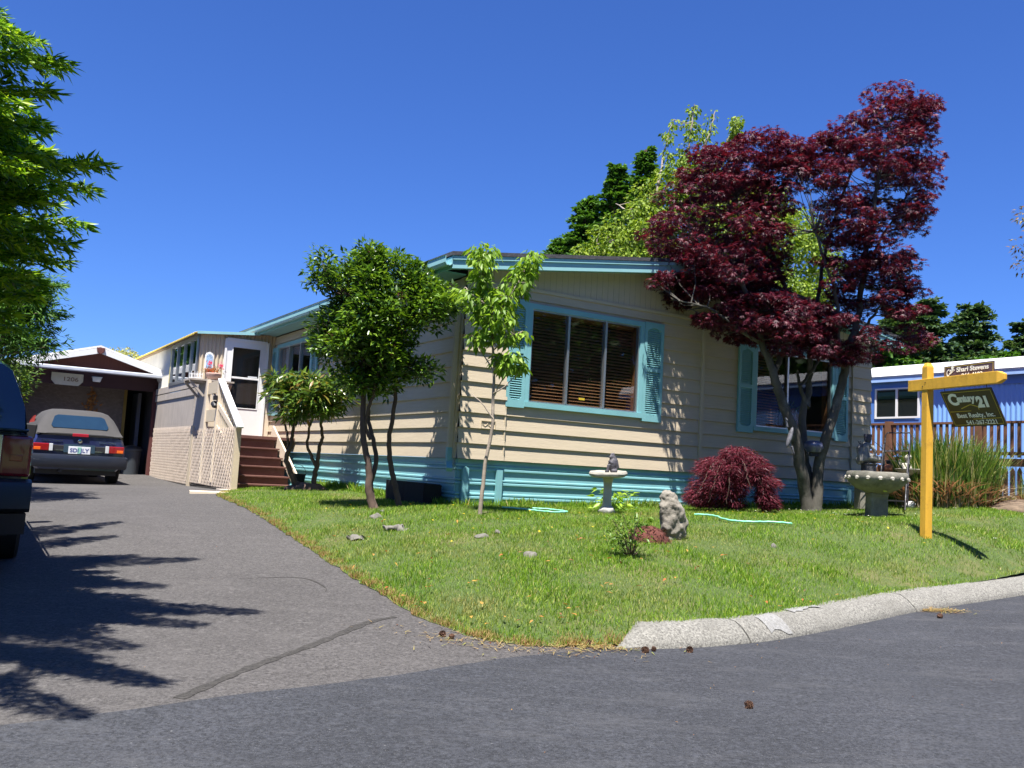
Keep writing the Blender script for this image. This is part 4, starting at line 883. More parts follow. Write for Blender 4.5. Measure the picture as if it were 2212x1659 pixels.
text('digits', '1206', .13, mat('bronze_digit',(.2,.13,.07),.5), t, Matrix.Translation((-.10,-.023,-.045)) @ Matrix.Rotation(R(90),4,'X'), .002, .002, 0, .30)
t = thing('garage_lamp', tuple(uw(-2.88, GW-.06, 3.06)), HROT, 'small white box lamp under the garage gutter', 'lamp')
MB().rings([[(-.10,-.10,.05),(.10,-.10,.05),(.10,.04,.05),(-.10,.04,.05)],[(-.075,-.08,-.05),(.075,-.08,-.05),(.075,.04,-.05),(-.075,.04,-.05)]]).build('shade', mat('frosted_lamp_glass',(.6,.62,.6),.4), t, bevel=.006)
MB().box(-.11,.11,-.105,.045,.05,.065).build('cap', ALU, t)
t = thing('dried_wreath', tuple(uw(-2.83, GW+.87, 2.52)), HROT, 'dried orange leaf swag hanging on the dark garage wall', 'wreath')
n = 70; rg = np.random.default_rng(8); leaves('leaves', 'oval', rg.normal(0,1,(n,3))*[.07,.015,.16], rdir(rg,n)*[1,.3,1], np.tile([0,-1.,0],(n,1))+rdir(rg,n)*.4, .10, leafmat('dried_leaf',[(.22,.09,.03),(.4,.2,.06)],.1,.8), t)
MB().tube([(0,.0,.25),(0,.01,-.15)],.008,5).build('stem', BARKB, t)
t = thing('red_gate', tuple(uw(-4.62, GW-.1, .85)), HROT, 'bright red tapering board at the left side of the garage', 'gate')
MB().prism([(-.40,0,0),(.12,0,0),(.10,0,1.1),(-.04,0,2.2),(-.13,0,2.2)], (0,1,0), 0,.05).build('board', REDP, t)
MB().box(-.9,.13,.06,.1,0,2.3).build('backing', MAROON, t)
t = thing('rubbish_bin', tuple(uw(-1.92, GW+.35, .86)), HROT, 'dark bin standing in the shadow inside the garage doorway', 'bin')
MB().lathe([(.19,0),(.23,.6),(.25,.62),(.25,.66)],20).build('body', mat('dark_bin',(.05,.06,.07),.5), t, 40); MB().lathe([(.25,.66),(.2,.72),(.05,.75)],20).build('lid', BLACKP, t, 40)

# ------------------------------------------------------------------ vehicles
PAINTB = mat('dark_blue_car_paint', (0.022,0.030,0.10), 0.28, 0.25, var=0.06, coat=1.0, spec=.6)
PAINTG = mat('dark_teal_car_paint', (0.006,0.024,0.040), 0.22, 0.25, var=0.06, coat=1.0, spec=.6)
CLOTHT = mat('tan_canvas', (0.05,0.048,0.048), 0.9, var=.1, scale=4, bmp=.3, bscale=90)
LREDM = mat('red_lens', (0.26,0.01,0.012), 0.15, coat=.8, var=.1); LAMBM = mat('amber_lens', (0.75,0.13,0.015), 0.15, coat=.8, var=.1); LCLR = mat('clear_lens', (0.6,0.62,0.63), 0.15, coat=.8)
LDRM = mat('dark_red_lens', (0.20,0.010,0.016), 0.12, coat=.9, var=.2)
TRIMB = mat('bumper_grey', (0.014,0.018,0.030), 0.38, coat=.3); CHROME = mat('chrome', (0.7,0.7,0.72), 0.12, 1.0)
def wheel(parent, x, y, r_, w_, rimm, side):
    mb = MB(Matrix.Translation((x,y,r_)) @ Matrix.Rotation(R(90),4,'Y'))
    mb.lathe([(r_*.62,-w_/2),(r_*.93,-w_/2),(r_,-w_*.38),(r_,w_*.38),(r_*.93,w_/2),(r_*.62,w_/2)], 28); wh = mb.build('wheel', RUBBER, parent, 35)
    mb = MB(Matrix.Translation((x,y,r_)) @ Matrix.Rotation(R(90),4,'Y')); h = w_/2*side
    mb.lathe([(r_*.64,h*.3),(r_*.64,h*1.02),(r_*.58,h*1.02),(r_*.52,h*.75),(r_*.18,h*.8),(r_*.14,h*.98),(0.01,h*.98)], 24)
    mb.build('rim', rimm, wh, 35)
def sec(y, zs_, xs_):                              # closed ring: right side going up, mirrored
    pts = [(x,y,z) for x,z in zip(xs_,zs_)]
    return pts + [(-x,y,z) for x,z in list(zip(xs_,zs_))[::-1]]
# blue convertible, nose away from the viewer (local +y), right side +x
cz = .80; cc = (Vector((-8.72,17.16,0))+Vector((-7.39,17.91,0)))/2
car = thing('convertible_car', (cc.x-.05,cc.y-.1,cz), R(33), 'dark blue convertible with a raised tan cloth top parked before the garage', 'car')
zl = [.26,.36,.50,.62,.74,.86,.90]
S_ = []
for y, sx, dz, top in ((-.0,.93,.0,.90),(.04,.985,.0,.91),(.35,1.0,0,.93),(.9,1.0,0,.93),(1.6,1.0,0,.91),(2.4,1.0,0,.90),(3.1,.97,0,.86),(3.65,.92,0,.80),(3.80,.84,.05,.70)):
    xs = [.70,.80,.825,.83,.815,.77,.70]; zz_ = [z if z < .8 else top-(.90-z)*1 for z in zl]
    S_.append(sec(y, [z+dz*(z<.4) for z in zz_], [x*sx for x in xs]))
body = MB().rings(S_).build('body', PAINTB, car, 38)
# rear panel features
MB().box(-.60,.60,-.018,.02,.60,.715).build('tail_panel', BLACKP, car, bevel=.008)
MB().box(-.40,.40,-.028,-.016,.61,.625).build('trim_strip', CHROME, car)
for s in (-1,1):
    b = sorted((s*.52,s*.79)); mb = MB(); mb.box(b[0],b[1],-.045,.02,.60,.735); tl = mb.build('tail_lamp', LREDM, car, bevel=.012)
    b = sorted((s*.66,s*.775)); MB().box(b[0],b[1],-.050,-.02,.61,.665).build('amber_lens', LAMBM, tl, bevel=.006)
    b = sorted((s*.455,s*.518)); MB().box(b[0],b[1],-.042,.02,.60,.735).build('reversing_lens', LCLR, tl, bevel=.006)
secs = []
for x in np.linspace(-.84,.84,15):
    k = abs(x)/.84; y = -.15+.06*k**4; h = [(y+.02,.30),(y,.34),(y-.005,.46),(y+.015,.53),(y+.10,.545),(.12,.54),(.12,.30)]
    secs.append([(x,a,z) for a,z in h])
bp = MB().rings(secs).build('bumper', TRIMB, car, 40)
for s in (-1,1):
    b = sorted((s*.82,s*.86)); MB().box(b[0],b[1],-.09,.55,.32,.53).build('bumper_end', TRIMB, car, bevel=.015)
MB().box(-.70,.70,.1,.5,.17,.32).build('underbody', BLACKP, car)
MB().tube([(-.30,-.08,.24),(-.30,.5,.25)], .028, 10).build('exhaust_pipe', BLACKM, car)
MB().box(-.27,.27,-.035,.0,.585,.74).build('plate_recess', mat('dark_plate_recess',(.03,.06,.09),.4), car)
lp = MB().box(-.19,.19,-.050,-.036,.56,.70).build('number_plate', PLATE, car, bevel=.004)
text('plate_text', 'SDI JLY', .1, mat('plate_blue',(.05,.07,.25),.5), lp, Matrix.Translation((-.165,-.052,.595)) @ Matrix.Rotation(R(90),4,'X'), .002, .001, 0, .33)
MB().box(-.035,.035,-.0515,-.0505,.57,.69).build('plate_tree', mat('plate_green',(.25,.5,.4),.5), lp)
MB().box(-.14,.14,-.035,.05,.885,.945).build('brake_light', mat('red_brake_lens',(.35,.015,.03),.2,coat=.5), car, bevel=.008)
text('badge', 'Volkswagen', .05, CHROME, car, Matrix.Translation((-.66,-.012,.785)) @ Matrix.Rotation(R(90),4,'X'), 0, .002, 0, .36)
text('badge', 'Cabriolet', .045, CHROME, car, Matrix.Translation((.33,-.012,.785)) @ Matrix.Rotation(R(90),4,'X'), 0, .002, 0.2, .30)
MB(Matrix.Translation((0,-.012,.80)) @ Matrix.Rotation(R(90),4,'X')).lathe([(.034,-.008),(.036,.006),(.028,.008)],20).build('boot_lock', CHROME, car, 40)
# soft top
ZT = [(-.02,.93,.70,.73),(.12,1.05,.66,.70),(.38,1.34,.57,.63),(.50,1.385,.55,.62),(.9,1.41,.55,.63),(1.7,1.40,.54,.63),(1.95,1.36,.53,.62)]
secs = []
for (y,zt,xt,xb) in ZT:
    xb2 = .74; zb = .90
    r_ = [(xb2,zb),(xb2-.02,zb+(zt-zb)*.45),(xt+.05,zt-(zt-zb)*.22),(xt-.02,zt-.035),(xt-.12,zt),(xt-.3,zt+.012)]
    secs.append([(x,y,z) for x,z in r_]+[(-x,y,z) for x,z in r_[::-1]])
top = MB().rings(secs).build('soft_top', CLOTHT, car, 45)
def onslope(z): return .12+(z-1.05)*(.38-.12)/(1.34-1.05)
wpts = []
for (x,z) in ((-.47,1.03),(-.50,1.08),(-.44,1.25),(-.38,1.28),(.38,1.28),(.44,1.25),(.50,1.08),(.47,1.03)): wpts.append((x, onslope(z)-.022, z+.012))
k = len(wpts); MB().add(wpts+[(a,b+.02,c) for a,b,c in wpts], [list(range(k)), list(range(2*k-1,k-1,-1))]+[(i,k+i,k+(i+1)%k,(i+1)%k) for i in range(k)]).build('rear_window', mat('dark_car_glass',(.012,.03,.05),.06,coat=1,spec=.9), car, bevel=.004)
for s in (-1,1):
    MB().add([(s*.752,.75,.94),(s*.752,1.9,.93),(s*.69,1.75,1.26),(s*.69,.95,1.27)],[(0,1,2,3)]).build('side_window', mat('side_car_glass',(.01,.015,.02),.08,coat=1), car)
MB().rings([[(-.72,1.95,.90),(.72,1.95,.90),(.56,1.95,1.35),(-.56,1.95,1.35)],[(-.72,2.55,.90),(.72,2.55,.90),(.72,2.54,.91),(-.72,2.54,.91)]]).build('windscreen', mat('windscreen_glass',(.01,.015,.02),.08,coat=1), car)
for s in (-1,1):
    for y in (.72, 3.05): wheel(car, s*.74, y, .29, .18, CHROME if s < 0 else ALU, s)
    MB().ell((s*.93,2.25,.98),(.09,.06,.065)).build('door_mirror', BLACKP, car, 60)
    MB().box(*sorted((s*.828,s*.84)),.5,3.4,.50,.56).build('side_moulding', TRIMB, car)
# dark teal sport utility vehicle, only its right rear corner stands in the photo
sp = Vector((-3.70,7.42,0)); hd = R(31); fx = Vector((math.cos(hd),math.sin(hd),0)); fy = Vector((-math.sin(hd),math.cos(hd),0))
so = sp - fx*1.02 - fy*.08
suv = thing('sport_utility_vehicle', (so.x,so.y,.50), hd, 'dark teal sport utility vehicle half out of frame, parked on the drive', 'car')
S_ = []
for y, sx, bt in ((-.0,.93,1.10),(.05,.985,1.13),(.4,1.0,1.13),(1.2,1.0,1.12),(2.4,1.0,1.10),(3.3,1.0,1.06),(3.9,.98,1.02),(4.45,.93,.95),(4.6,.86,.80)):
    xs = [.76,.88,.905,.915,.90,.865,.80]; zz_ = [.34,.46,.62,.82,.98,bt-.02,bt]
    S_.append(sec(y, zz_, [x*sx for x in xs]))
MB().rings(S_).build('body', PAINTG, suv, 38)
secs = []
for (y, zt, xt) in ((-.0,1.13,.83),(.10,1.42,.78),(.22,1.64,.70),(.45,1.70,.67),(1.5,1.73,.67),(2.6,1.70,.66),(2.95,1.50,.66),(3.3,1.12,.70)):
    zb = 1.08; r_ = [(.85,zb),(.84,zb+(zt-zb)*.2),((.84+xt)/2+.02,zb+(zt-zb)*.6),(xt+.02,zt-.06),(xt-.06,zt-.01),(xt-.25,zt+.005)]
    secs.append([(x,y,z) for x,z in r_]+[(-x,y,z) for x,z in r_[::-1]])
MB().rings(secs).build('cabin', PAINTG, suv, 40)
def cabx(z): return .84-(z-1.1)*.16
mb = MB(); mb.add([(-.66,-.012+.02,1.18),(.66,.008,1.18),(.58,.145,1.56),(-.58,.145,1.56)],[(0,1,2,3)]); mb.build('rear_window', mat('suv_glass',(.01,.02,.035),.05,coat=1,spec=.8), suv)
mb = MB()
for (a,b) in ((.28,1.15),(1.22,2.0),(2.06,2.9)):
    z0_, z1_ = 1.16, 1.52; mb.add([(.862,a,z0_),(.862,b,z0_),(.788,b-.04,z1_),(.788,a+.08,z1_)],[(0,1,2,3)])
mb.build('side_windows', mat('suv_side_glass',(.01,.02,.035),.05,coat=1,spec=.8), suv)
MB().box(-.87,.87,-.02,.04,1.09,1.115).build('belt_trim', PAINTG, suv, bevel=.01)
for s in (-1,1):
    mb = MB(); x0_, x1_ = sorted((s*.68,s*.905)); mb.box(x0_,x1_,-.035,.16,.74,1.06); tl = mb.build('tail_lamp', LDRM, suv, bevel=.025)
    x0_, x1_ = sorted((s*.665,s*.69)); MB().box(x0_,x1_,-.045,.0,.74,1.06).build('lamp_trim', CHROME, tl, bevel=.004)
    x0_, x1_ = sorted((s*.75,s*.84)); MB().box(x0_,x1_,-.041,-.03,.86,.91).build('brake_lens', LREDM, tl, bevel=.006)
secs = []
for x in np.linspace(-.92,.92,17):
    k_ = abs(x)/.92; y = -.22+.10*k_**4; h = [(y+.04,.47),(y,.50),(y-.0,.66),(y+.02,.70),(y+.12,.72),(.10,.72),(.10,.47)]
    secs.append([(x,a,z) for a,z in h])
MB().rings(secs).build('bumper', mat('worn_grey_bumper',(.03,.04,.05),.45,.3), suv, 40)
MB().rings([[(x,-.16+.08*(abs(x)/.9)**4,.30),(x,-.19+.1*(abs(x)/.9)**4,.46),(x,.1,.46),(x,.1,.30)] for x in np.linspace(-.9,.9,13)]).build('lower_valance', BLACKP, suv, 40)
for s in (-1,1):
    for y in (.85, 3.75): wheel(suv, s*.80, y, .37, .23, ALU, s)
    MB().rings([[(s*.88,2.75,1.04),(s*1.10,2.75,1.05),(s*1.12,2.75,1.22),(s*.90,2.75,1.23)],[(s*.88,2.88,1.06),(s*1.06,2.88,1.08),(s*1.07,2.88,1.19),(s*.90,2.88,1.2)]]).build('door_mirror', BLACKP, suv, bevel=.02)
MB().box(-.8,.8,.2,4.3,.26,.4).build('underbody', BLACKP, suv)

# ------------------------------------------------------------------ neighbour's blue home and deck
nb = thing('neighbouring_home', H_ROOT, HROT, 'bright blue corrugated mobile home with a white roof edge beyond the grass clump', 'mobile home')
NM_ = Matrix(((0,1,0,12.2),(-1,0,0,0),(0,0,1,0),(0,0,0,1)))
nx0, nx1 = -4.6, 12.0
NW = (-2.95,-1.83,3.12,3.80)
mb = MB(NM_); P_ = .105
corru(mb, -1.70, nx1, 1.2, 3.78, 0, .012, P_); corru(mb, nx0, -3.05, 1.2, 3.78, 0, .012, P_); corru(mb, -3.05, -1.70, 1.2, 3.05, 0, .018, P_)
mb.build('corrugated_wall', BLUEW, nb, 60)
mb = MB(NM_); mb.box(nx0, nx1, -.03, .03, 3.76, 3.95); mb.box(-3.05,-1.73,-.03,.0,3.02,3.09); mb.box(-3.06,-2.98,-.03,.0,3.09,3.76); mb.box(-1.80,-1.72,-.03,.0,3.09,3.76); mb.build('trim', BLUET, nb)
mb = MB(NM_); mb.box(nx0-.2, nx1+.2, -.12, .1, 3.95, 4.0); mb.box(nx0-.2, nx1+.2, -.15, -.12, 3.93, 4.06); mb.build('eave', mat('pale_blue_eave',(.35,.52,.85),.5), nb)
mb = MB(NM_); mb.add([(nx0-.2,-.16,4.062),(nx1+.2,-.16,4.062),(nx1+.2,3.5,4.42),(nx0-.2,3.5,4.42),(nx0-.2,-.16,4.03),(nx1+.2,-.16,4.03),(nx1+.2,3.5,4.3),(nx0-.2,3.5,4.3)],[(0,1,2,3),(7,6,5,4),(0,4,5,1),(1,5,6,2),(2,6,7,3),(3,7,4,0)]); mb.build('roof', mat('white_roof_coating',(.72,.72,.72),.7,var=.08,dirt=((.5,.5,.52),2,.5)), nb)
mb = MB(NM_); mb.prism([(0,-.17,4.06),(0,-.02,4.29),(0,.03,4.29),(0,-.12,4.06)], (1,0,0), nx0-.2, nx1+.2); mb.build('roof_edge', mat('white_roof_edge',(.72,.72,.74),.7,var=.1,scale=2,bmp=.4,bscale=3), nb)
mb = MB(NM_); mb.box(nx0-.05,nx0,0,4,1.2,4.0); mb.box(nx1,nx1+.05,0,4,1.2,4.0); mb.build('end_walls', BLUET, nb)
mb = MB(NM_); a,b,c,d = NW; mb.box(a,b,-.05,-.0,d-.03,d); mb.box(a,b,-.05,0,c,c+.04); mb.box(a,a+.04,-.05,0,c+.04,d-.03); mb.box(b-.04,b,-.05,0,c+.04,d-.03); mb.box((a+b)/2-.025,(a+b)/2+.025,-.05,0,c+.04,d-.03)
nw_ = mb.build('window', WHITE, nb); mb = MB(NM_); mb.box(a+.04,b-.04,-.03,-.025,c+.04,d-.03); mb.build('glass', mat('dark_window_glass',(.008,.01,.012),.03,spec=.9,coat=1), nw_)
mb = MB(NM_); mb.box(3.5,4.9,-.05,0,2.9,3.7); mb.build('window', mat('dark_pane',(.01,.012,.014),.04,coat=1), nb)
# deck
dk = thing('deck', H_ROOT, HROT, 'brown stained timber deck with picket railing in front of the blue home', 'deck')
DU = 10.45; DM = Matrix(((0,1,0,DU),(-1,0,0,0),(0,0,1,0),(0,0,0,1)))
mb = MB(DM); mb.box(-2.6,6.2,-.02,1.5,2.12,2.18); mb.build('floor', DECKB, dk)
mb = MB(DM); mb.box(-2.6,6.2,-.06,.06,2.83,2.87); mb.box(-2.6,6.2,-.02,.02,2.26,2.32); mb.build('top_rail', DECKB, dk)
mb = MB(DM); mb.box(-2.6,6.2,-.045,-.02,2.06,2.20); mb.box(-2.6,6.2,-.02,.02,1.42,1.50); mb.build('fascia', DECKB, dk)
x = -2.55; i = 0
while x < 3.4:
    MB(DM).box(x, x+.055, -.045, -.022, 2.22, 2.83).build('picket', DECKB, dk)
    mb = MB(DM); mb.prism([(x,0,1.35),(x+.075,0,1.35),(x+.075,0,1.98),(x+.037,0,2.05),(x,0,1.98)], (0,1,0), -.045, -.02); mb.build('skirt_picket', DECKB, dk)
    x += .125
for xp in (-1.35, .55, 2.2, 4.4): MB(DM).box(xp, xp+.12, -.08, .04, 1.2, 2.9).build('post', DECKB, dk)

# ------------------------------------------------------------------ sign post
A = Vector((.28,-.96,0)).normalized(); Bn = Vector((-A.y, A.x, 0))      # A: arm direction, Bn: away to the right
pbase = at(2000, 1152, 9.9); pbase.z = 0; zg = gz(pbase.x, pbase.y); print('post ground', zg)
pr = math.atan2(A.y, A.x)
sp_ = thing('sign_post', (pbase.x, pbase.y, 1.07), pr, 'yellow painted wooden real estate sign post on the lawn', 'sign post')
h_ = .043
mb = MB(); mb.box(-h_,h_,-h_,h_,-.15,1.80); mb.rings([[(-h_,-h_,1.80),(h_,-h_,1.80),(h_,h_,1.80),(-h_,h_,1.80)],[(-h_*.55,-h_*.55,1.845),(h_*.55,-h_*.55,1.845),(h_*.55,h_*.55,1.845),(-h_*.55,h_*.55,1.845)]]); mb.build('post', YELLOWP, sp_, bevel=.004)
az0, az1 = 1.548, 1.668
mb = MB(); mb.box(-.25,1.0,-h_-.006,h_-.024,az0,az1); mb.rings([[(1.0,-h_-.006,az0),(1.0,h_-.024,az0),(1.0,h_-.024,az1),(1.0,-h_-.006,az1)],[(1.065,-h_*.5,az0+.035),(1.065,h_*.3,az0+.035),(1.065,h_*.3,az1-.03),(1.065,-h_*.5,az1-.03)]]); mb.build('arm', YELLOWP, sp_, bevel=.004)
for xh in (-.02,.02): MB(Matrix.Translation((xh,-h_-.008,1.608+xh)) @ Matrix.Rotation(R(90),4,'X')).lathe([(.006,-.003),(.006,.003)],8).build('bolt', BLACKM, sp_)
# hanging panel: local frame of the post, swung about its top edge
sg = thing('hanging_sign', (pbase.x, pbase.y, 1.07), pr, 'dark Century 21 Best Realty board swinging tilted under the yellow arm', 'sign')
SA0, SA1 = .21, .90; SZ = 1.515; SH = .41; sw = R(29)
SWM = Matrix.Translation((SA0,-.02,SZ)) @ Matrix.Rotation(sw,4,'X')        # panel plane: x along arm, -z down, swung
Wd = SA1-SA0
MB(SWM).box(0,Wd,-.006,.006,-SH,0).build('panel', SIGNB, sg)
RX = Matrix.Rotation(R(90),4,'X')
def bord(parent, M, x0, x1, z0, z1, y, m, w_=.006, ins=.018):
    mb = MB(M); x0+=ins; x1-=ins; z0+=ins; z1-=ins
    mb.box(x0,x1,y-.001,y,z1-w_,z1); mb.box(x0,x1,y-.001,y,z0,z0+w_); mb.box(x0,x0+w_,y-.001,y,z0+w_,z1-w_); mb.box(x1-w_,x1,y-.001,y,z0+w_,z1-w_); return mb.build('border', m, parent)
bord(sg, SWM, 0, Wd, -SH, 0, -.0065, GOLD)
def T(s, x, z, size, width, off=.0, shear=0, space=1, m=LETTER, par=sg, M=SWM, y=-.009): return text('lettering', s, size, m, par, M @ Matrix.Translation((x,y,z)) @ RX, off, .001, shear, width, 'LEFT', space)
T('C', .075, -.155, .17, .13, .008); T('entury', .19, -.128, .105, .25, .006, .12, .86); T('21', .44, -.195, .155, .15, .010, .05)
mb = MB(SWM); y = -.0075
for (a,b) in (((.20,-.205),(.34,-.165)),((.34,-.165),(.47,-.205))): mb.bar((a[0],y,a[1]),(b[0],y,b[1]),.002,.010,(0,0,1))
mb.bar((.43,y,-.195),(.43,y,-.225),.002,.010,(1,0,0)); mb.bar((.03,y,-.235),(.32,y,-.235),.002,.007); mb.bar((.30,y,-.328),(.67,y,-.328),.002,.007); mb.build('gold_lines', GOLD, sg)
T('Best Realty, Inc.', .10, -.307, .072, .50, .0012); T('541-267-2221', .19, -.387, .066, .40, .0012)
for xh in (.06, Wd-.06):
    q = SWM @ Vector((xh,0,-.012)); MB().tube([(SA0+xh,-.02,az0),(SA0+xh+.003,-.018,az0-.03),tuple(q)], .0035, 6).build('hook', BLACKM, sg)
tp = thing('topper_sign', (pbase.x, pbase.y, 1.07), pr, 'small purple brown rider sign standing on top of the yellow arm', 'sign')
TM = Matrix.Translation((.21,.004,az1-.055)); TW, TH_ = .68, .175
MB(TM).box(0,TW,.022,.030,0,TH_).build('panel', SIGNP, tp)
bord(tp, TM, 0, TW, 0, TH_, .0215, GOLD, .005, .012)
T('Shari Stevens', .18, .102, .068, .43, .0015, par=tp, M=TM, y=.019); T('266-4103', .25, .034, .066, .28, .0015, par=tp, M=TM, y=.019); 
T('Call:', .0, .0, .085, .13, .001, .45, par=tp, M=TM @ Matrix.Translation((.045,0,.055)) @ Matrix.Rotation(R(-32),4,'Y'), y=.019)

# ------------------------------------------------------------------ vegetation helpers
def wpt(x, y, d, base): return at(x, y, d) - Vector(base)
def limb(mb, pts, r0, r1, seg=7, wob=.015, n=5):
    """smooth tapering limb through points"""
    P = [Vector(p) for p in pts]; out = []; 
    for i in range(len(P)-1):
        p0 = P[max(i-1,0)]; p1 = P[i]; p2 = P[i+1]; p3 = P[min(i+2,len(P)-1)]
        for k in range(n):
            t = k/n; q = 0.5*((2*p1)+(-p0+p2)*t+(2*p0-5*p1+4*p2-p3)*t*t+(-p0+3*p1-3*p2+p3)*t**3)
            if 0 < len(out): q = q+Vector((rnd.uniform(-wob,wob),rnd.uniform(-wob,wob),rnd.uniform(-wob,wob)*.4))
            out.append(q)
    out.append(P[-1]); m_ = len(out)
    mb.tube(out, [r0+(r1-r0)*(i/(m_-1))**.8 for i in range(m_)], seg); return out
def crown_points(polys, depth, thick, n, seed, base):
    """cluster centres spread through a crown whose outline is given by polygons; each gets real depth"""
    r_ = random.Random(seed); out = []
    for P, wgt in polys:
        xs = [p[0] for p in P]; ys = [p[1] for p in P]; k = 0; want = int(n*wgt)
        while k < want:
            x = r_.uniform(min(xs),max(xs)); y = r_.uniform(min(ys),max(ys))
            if not inpoly(P, x, y): continue
            dd = min(math.hypot(x-a[0], y-a[1]) for a in P)*depth/F_PX
            h = thick*min(1, .35+dd/(thick*.9)); out.append(wpt(x, y, depth+r_.uniform(-1,1)*h, base)); k += 1
    return out
def cluster_leaves(cs, per, rad, rg, flat=.5, droop=.3, outc=None):
    """positions, directions and up vectors of leaves gathered in pads"""
    P = []; D = []; Up = []
    for c in cs:
        c = np.array(c); k = max(2, int(per*rg.uniform(.7,1.3))); r_ = rad*rg.uniform(.7,1.3)
        o = rg.normal(0,1,(k,3)); o /= np.maximum(1,np.linalg.norm(o,axis=1,keepdims=True)); o *= [1,1,flat]
        P.append(c+o*r_); d = o.copy(); d[:,2] = d[:,2]*.5-droop; d += rg.normal(0,.35,(k,3)); D.append(d)
        u_ = rg.normal(0,.45,(k,3)); u_[:,2] += 1; Up.append(u_)
    return np.concatenate(P), np.concatenate(D), np.concatenate(Up)
def twigs(mb, cs, skel, frac, r0=.010, seed=0):
    r_ = random.Random(seed)
    for c in cs:
        if r_.random() > frac: continue
        c = Vector(c); cand = [q for q in skel if q.z < c.z+.1] or skel
        q = min(cand, key=lambda s_: (s_-c).length*(1+.3*r_.random())); m_ = (q+c)/2+Vector((r_.uniform(-.06,.06),r_.uniform(-.06,.06),-.05*(c-q).length))
        mb.tube([q, m_, c], [r0, r0*.6, r0*.25], 4)

# ------------------------------------------------------------------ purple maple
b = at(1752, 1100, 13.6); b.z = gz(b.x, b.y)-.03; mbase = tuple(b)
mp = thing('maple_tree', mbase, 0, 'tall dark purple Japanese maple with several grey stems before the right window', 'tree')
q = lambda x, y, d=13.6: wpt(x, y, d, mbase)
MB_ = MB(); sk = []
sk += limb(MB_, [q(1746,1108),q(1741,1070),q(1730,1015,13.5),q(1720,950,13.4),q(1698,890,13.35),q(1678,835,13.3)], .105, .068, 10, .01)
sk += limb(MB_, [q(1678,835,13.3),q(1668,800,13.25),q(1648,745,13.2),q(1635,690,13.1),q(1600,600,12.9)], .072, .03, 8)
sk += limb(MB_, [q(1672,805,13.3),q(1690,760,13.5),q(1705,690,13.6),q(1690,600,13.7),q(1640,480,13.7)], .05, .02, 7)
sk += limb(MB_, [q(1758,1105),q(1756,1060,13.7),q(1742,1010,13.75),q(1735,960,13.8),q(1734,900,13.8),q(1740,860,13.8)], .085, .052, 9, .01)
sk += limb(MB_, [q(1742,880,13.8),q(1748,820,13.9),q(1750,760,13.9),q(1765,700,14),q(1772,600,14.1),q(1800,480,14.1),q(1840,370,14.1)], .055, .02, 8)
sk += limb(MB_, [q(1741,870,13.8),q(1728,830,13.7),q(1722,800,13.7)], .035, .018, 6)
sk += limb(MB_, [q(1728,835,13.7),q(1762,790,13.9),q(1790,740,14)], .03, .018, 6)
sk += limb(MB_, [q(1762,1106),q(1766,1060,13.6),q(1768,1005,13.6),q(1787,937,13.5),q(1806,876,13.5),q(1822,815,13.5),q(1832,762,13.5)], .095, .06, 10, .01)
sk += limb(MB_, [q(1832,765,13.5),q(1850,700,13.5),q(1862,620,13.5),q(1880,500,13.4),q(1900,380,13.4),q(1925,260,13.4)], .065, .018, 8)
sk += limb(MB_, [q(1825,800,13.5),q(1812,750,13.3),q(1812,690,13.2),q(1800,620,13.1),q(1760,500,13.0)], .045, .018, 7)
sk += limb(MB_, [q(1848,730,13.5),q(1880,690,13.3),q(1910,650,13.2),q(1950,600,13.1)], .03, .012, 6)
sk += limb(MB_, [q(1648,745,13.2),q(1600,715,13.0),q(1540,670,12.8),q(1470,650,12.7)], .03, .010, 6)
sk += limb(MB_, [q(1690,700,13.6),q(1640,650,13.5),q(1560,560,13.4),q(1490,540,13.3)], .03, .010, 6)
sk += limb(MB_, [q(1700,620,13.7),q(1620,500,13.8),q(1560,420,13.8)], .025, .010, 6)
sk += limb(MB_, [q(1850,700,13.5),q(1880,560,14.0),q(1960,420,14.2),q(1990,300,14.2)], .03, .010, 6)
mt = MB_
polysM = [([(1372,510),(1400,490),(1440,450),(1420,420),(1460,385),(1500,330),(1560,310),(1590,290),(1640,300),(1655,270),(1700,300),(1730,290),(1745,330),(1740,420),(1700,500),(1690,600),(1700,690),(1650,720),(1560,690),(1480,640),(1410,600),(1440,560),(1400,530)], .47),
 ([(1410,600),(1470,600),(1560,620),(1650,640),(1760,650),(1850,700),(1760,740),(1660,750),(1560,720),(1480,690),(1430,640)], .13),
 ([(1730,330),(1780,290),(1830,240),(1870,240),(1890,200),(1945,180),(1960,205),(2035,215),(2000,250),(2010,310),(2000,330),(2045,380),(2010,400),(2000,440),(1970,500),(1960,560),(1990,600),(1940,640),(1900,620),(1850,560),(1800,540),(1770,460),(1740,400)], .31),
 ([(1780,560),(1860,540),(1960,600),(1995,650),(1970,700),(2000,750),(1930,770),(1880,745),(1850,720),(1800,650)], .11),([(1440,640),(1500,660),(1600,700),(1720,690),(1850,740),(1900,790),(1850,790),(1760,770),(1680,760),(1600,745),(1520,710),(1470,690)], .09)]
cM = crown_points(polysM, 13.5, 1.15, 900, 4, mbase)
cM = [c for c in cM if noise.noise(Vector(c)*1.6+Vector((7,0,3))) > -.19]
twigs(mt, cM, sk, .75, .010, 2)
mt.build('trunk', BARKM, mp, 60)
rg = np.random.default_rng(21); P_, D_, Up_ = cluster_leaves(cM, 74, .19, rg, .35, .35)
top_ = (P_[:,2]-P_[:,2].min())/(P_[:,2].max()-P_[:,2].min())
leaves('crown', 'palm', P_, D_, Up_, rg.uniform(.038,.080,len(P_)), L_MAPLE, mp, np.clip(rg.random(len(P_))*.75+.25*top_*rg.random(len(P_)),0,1), 3)
print('maple leaves', len(P_))

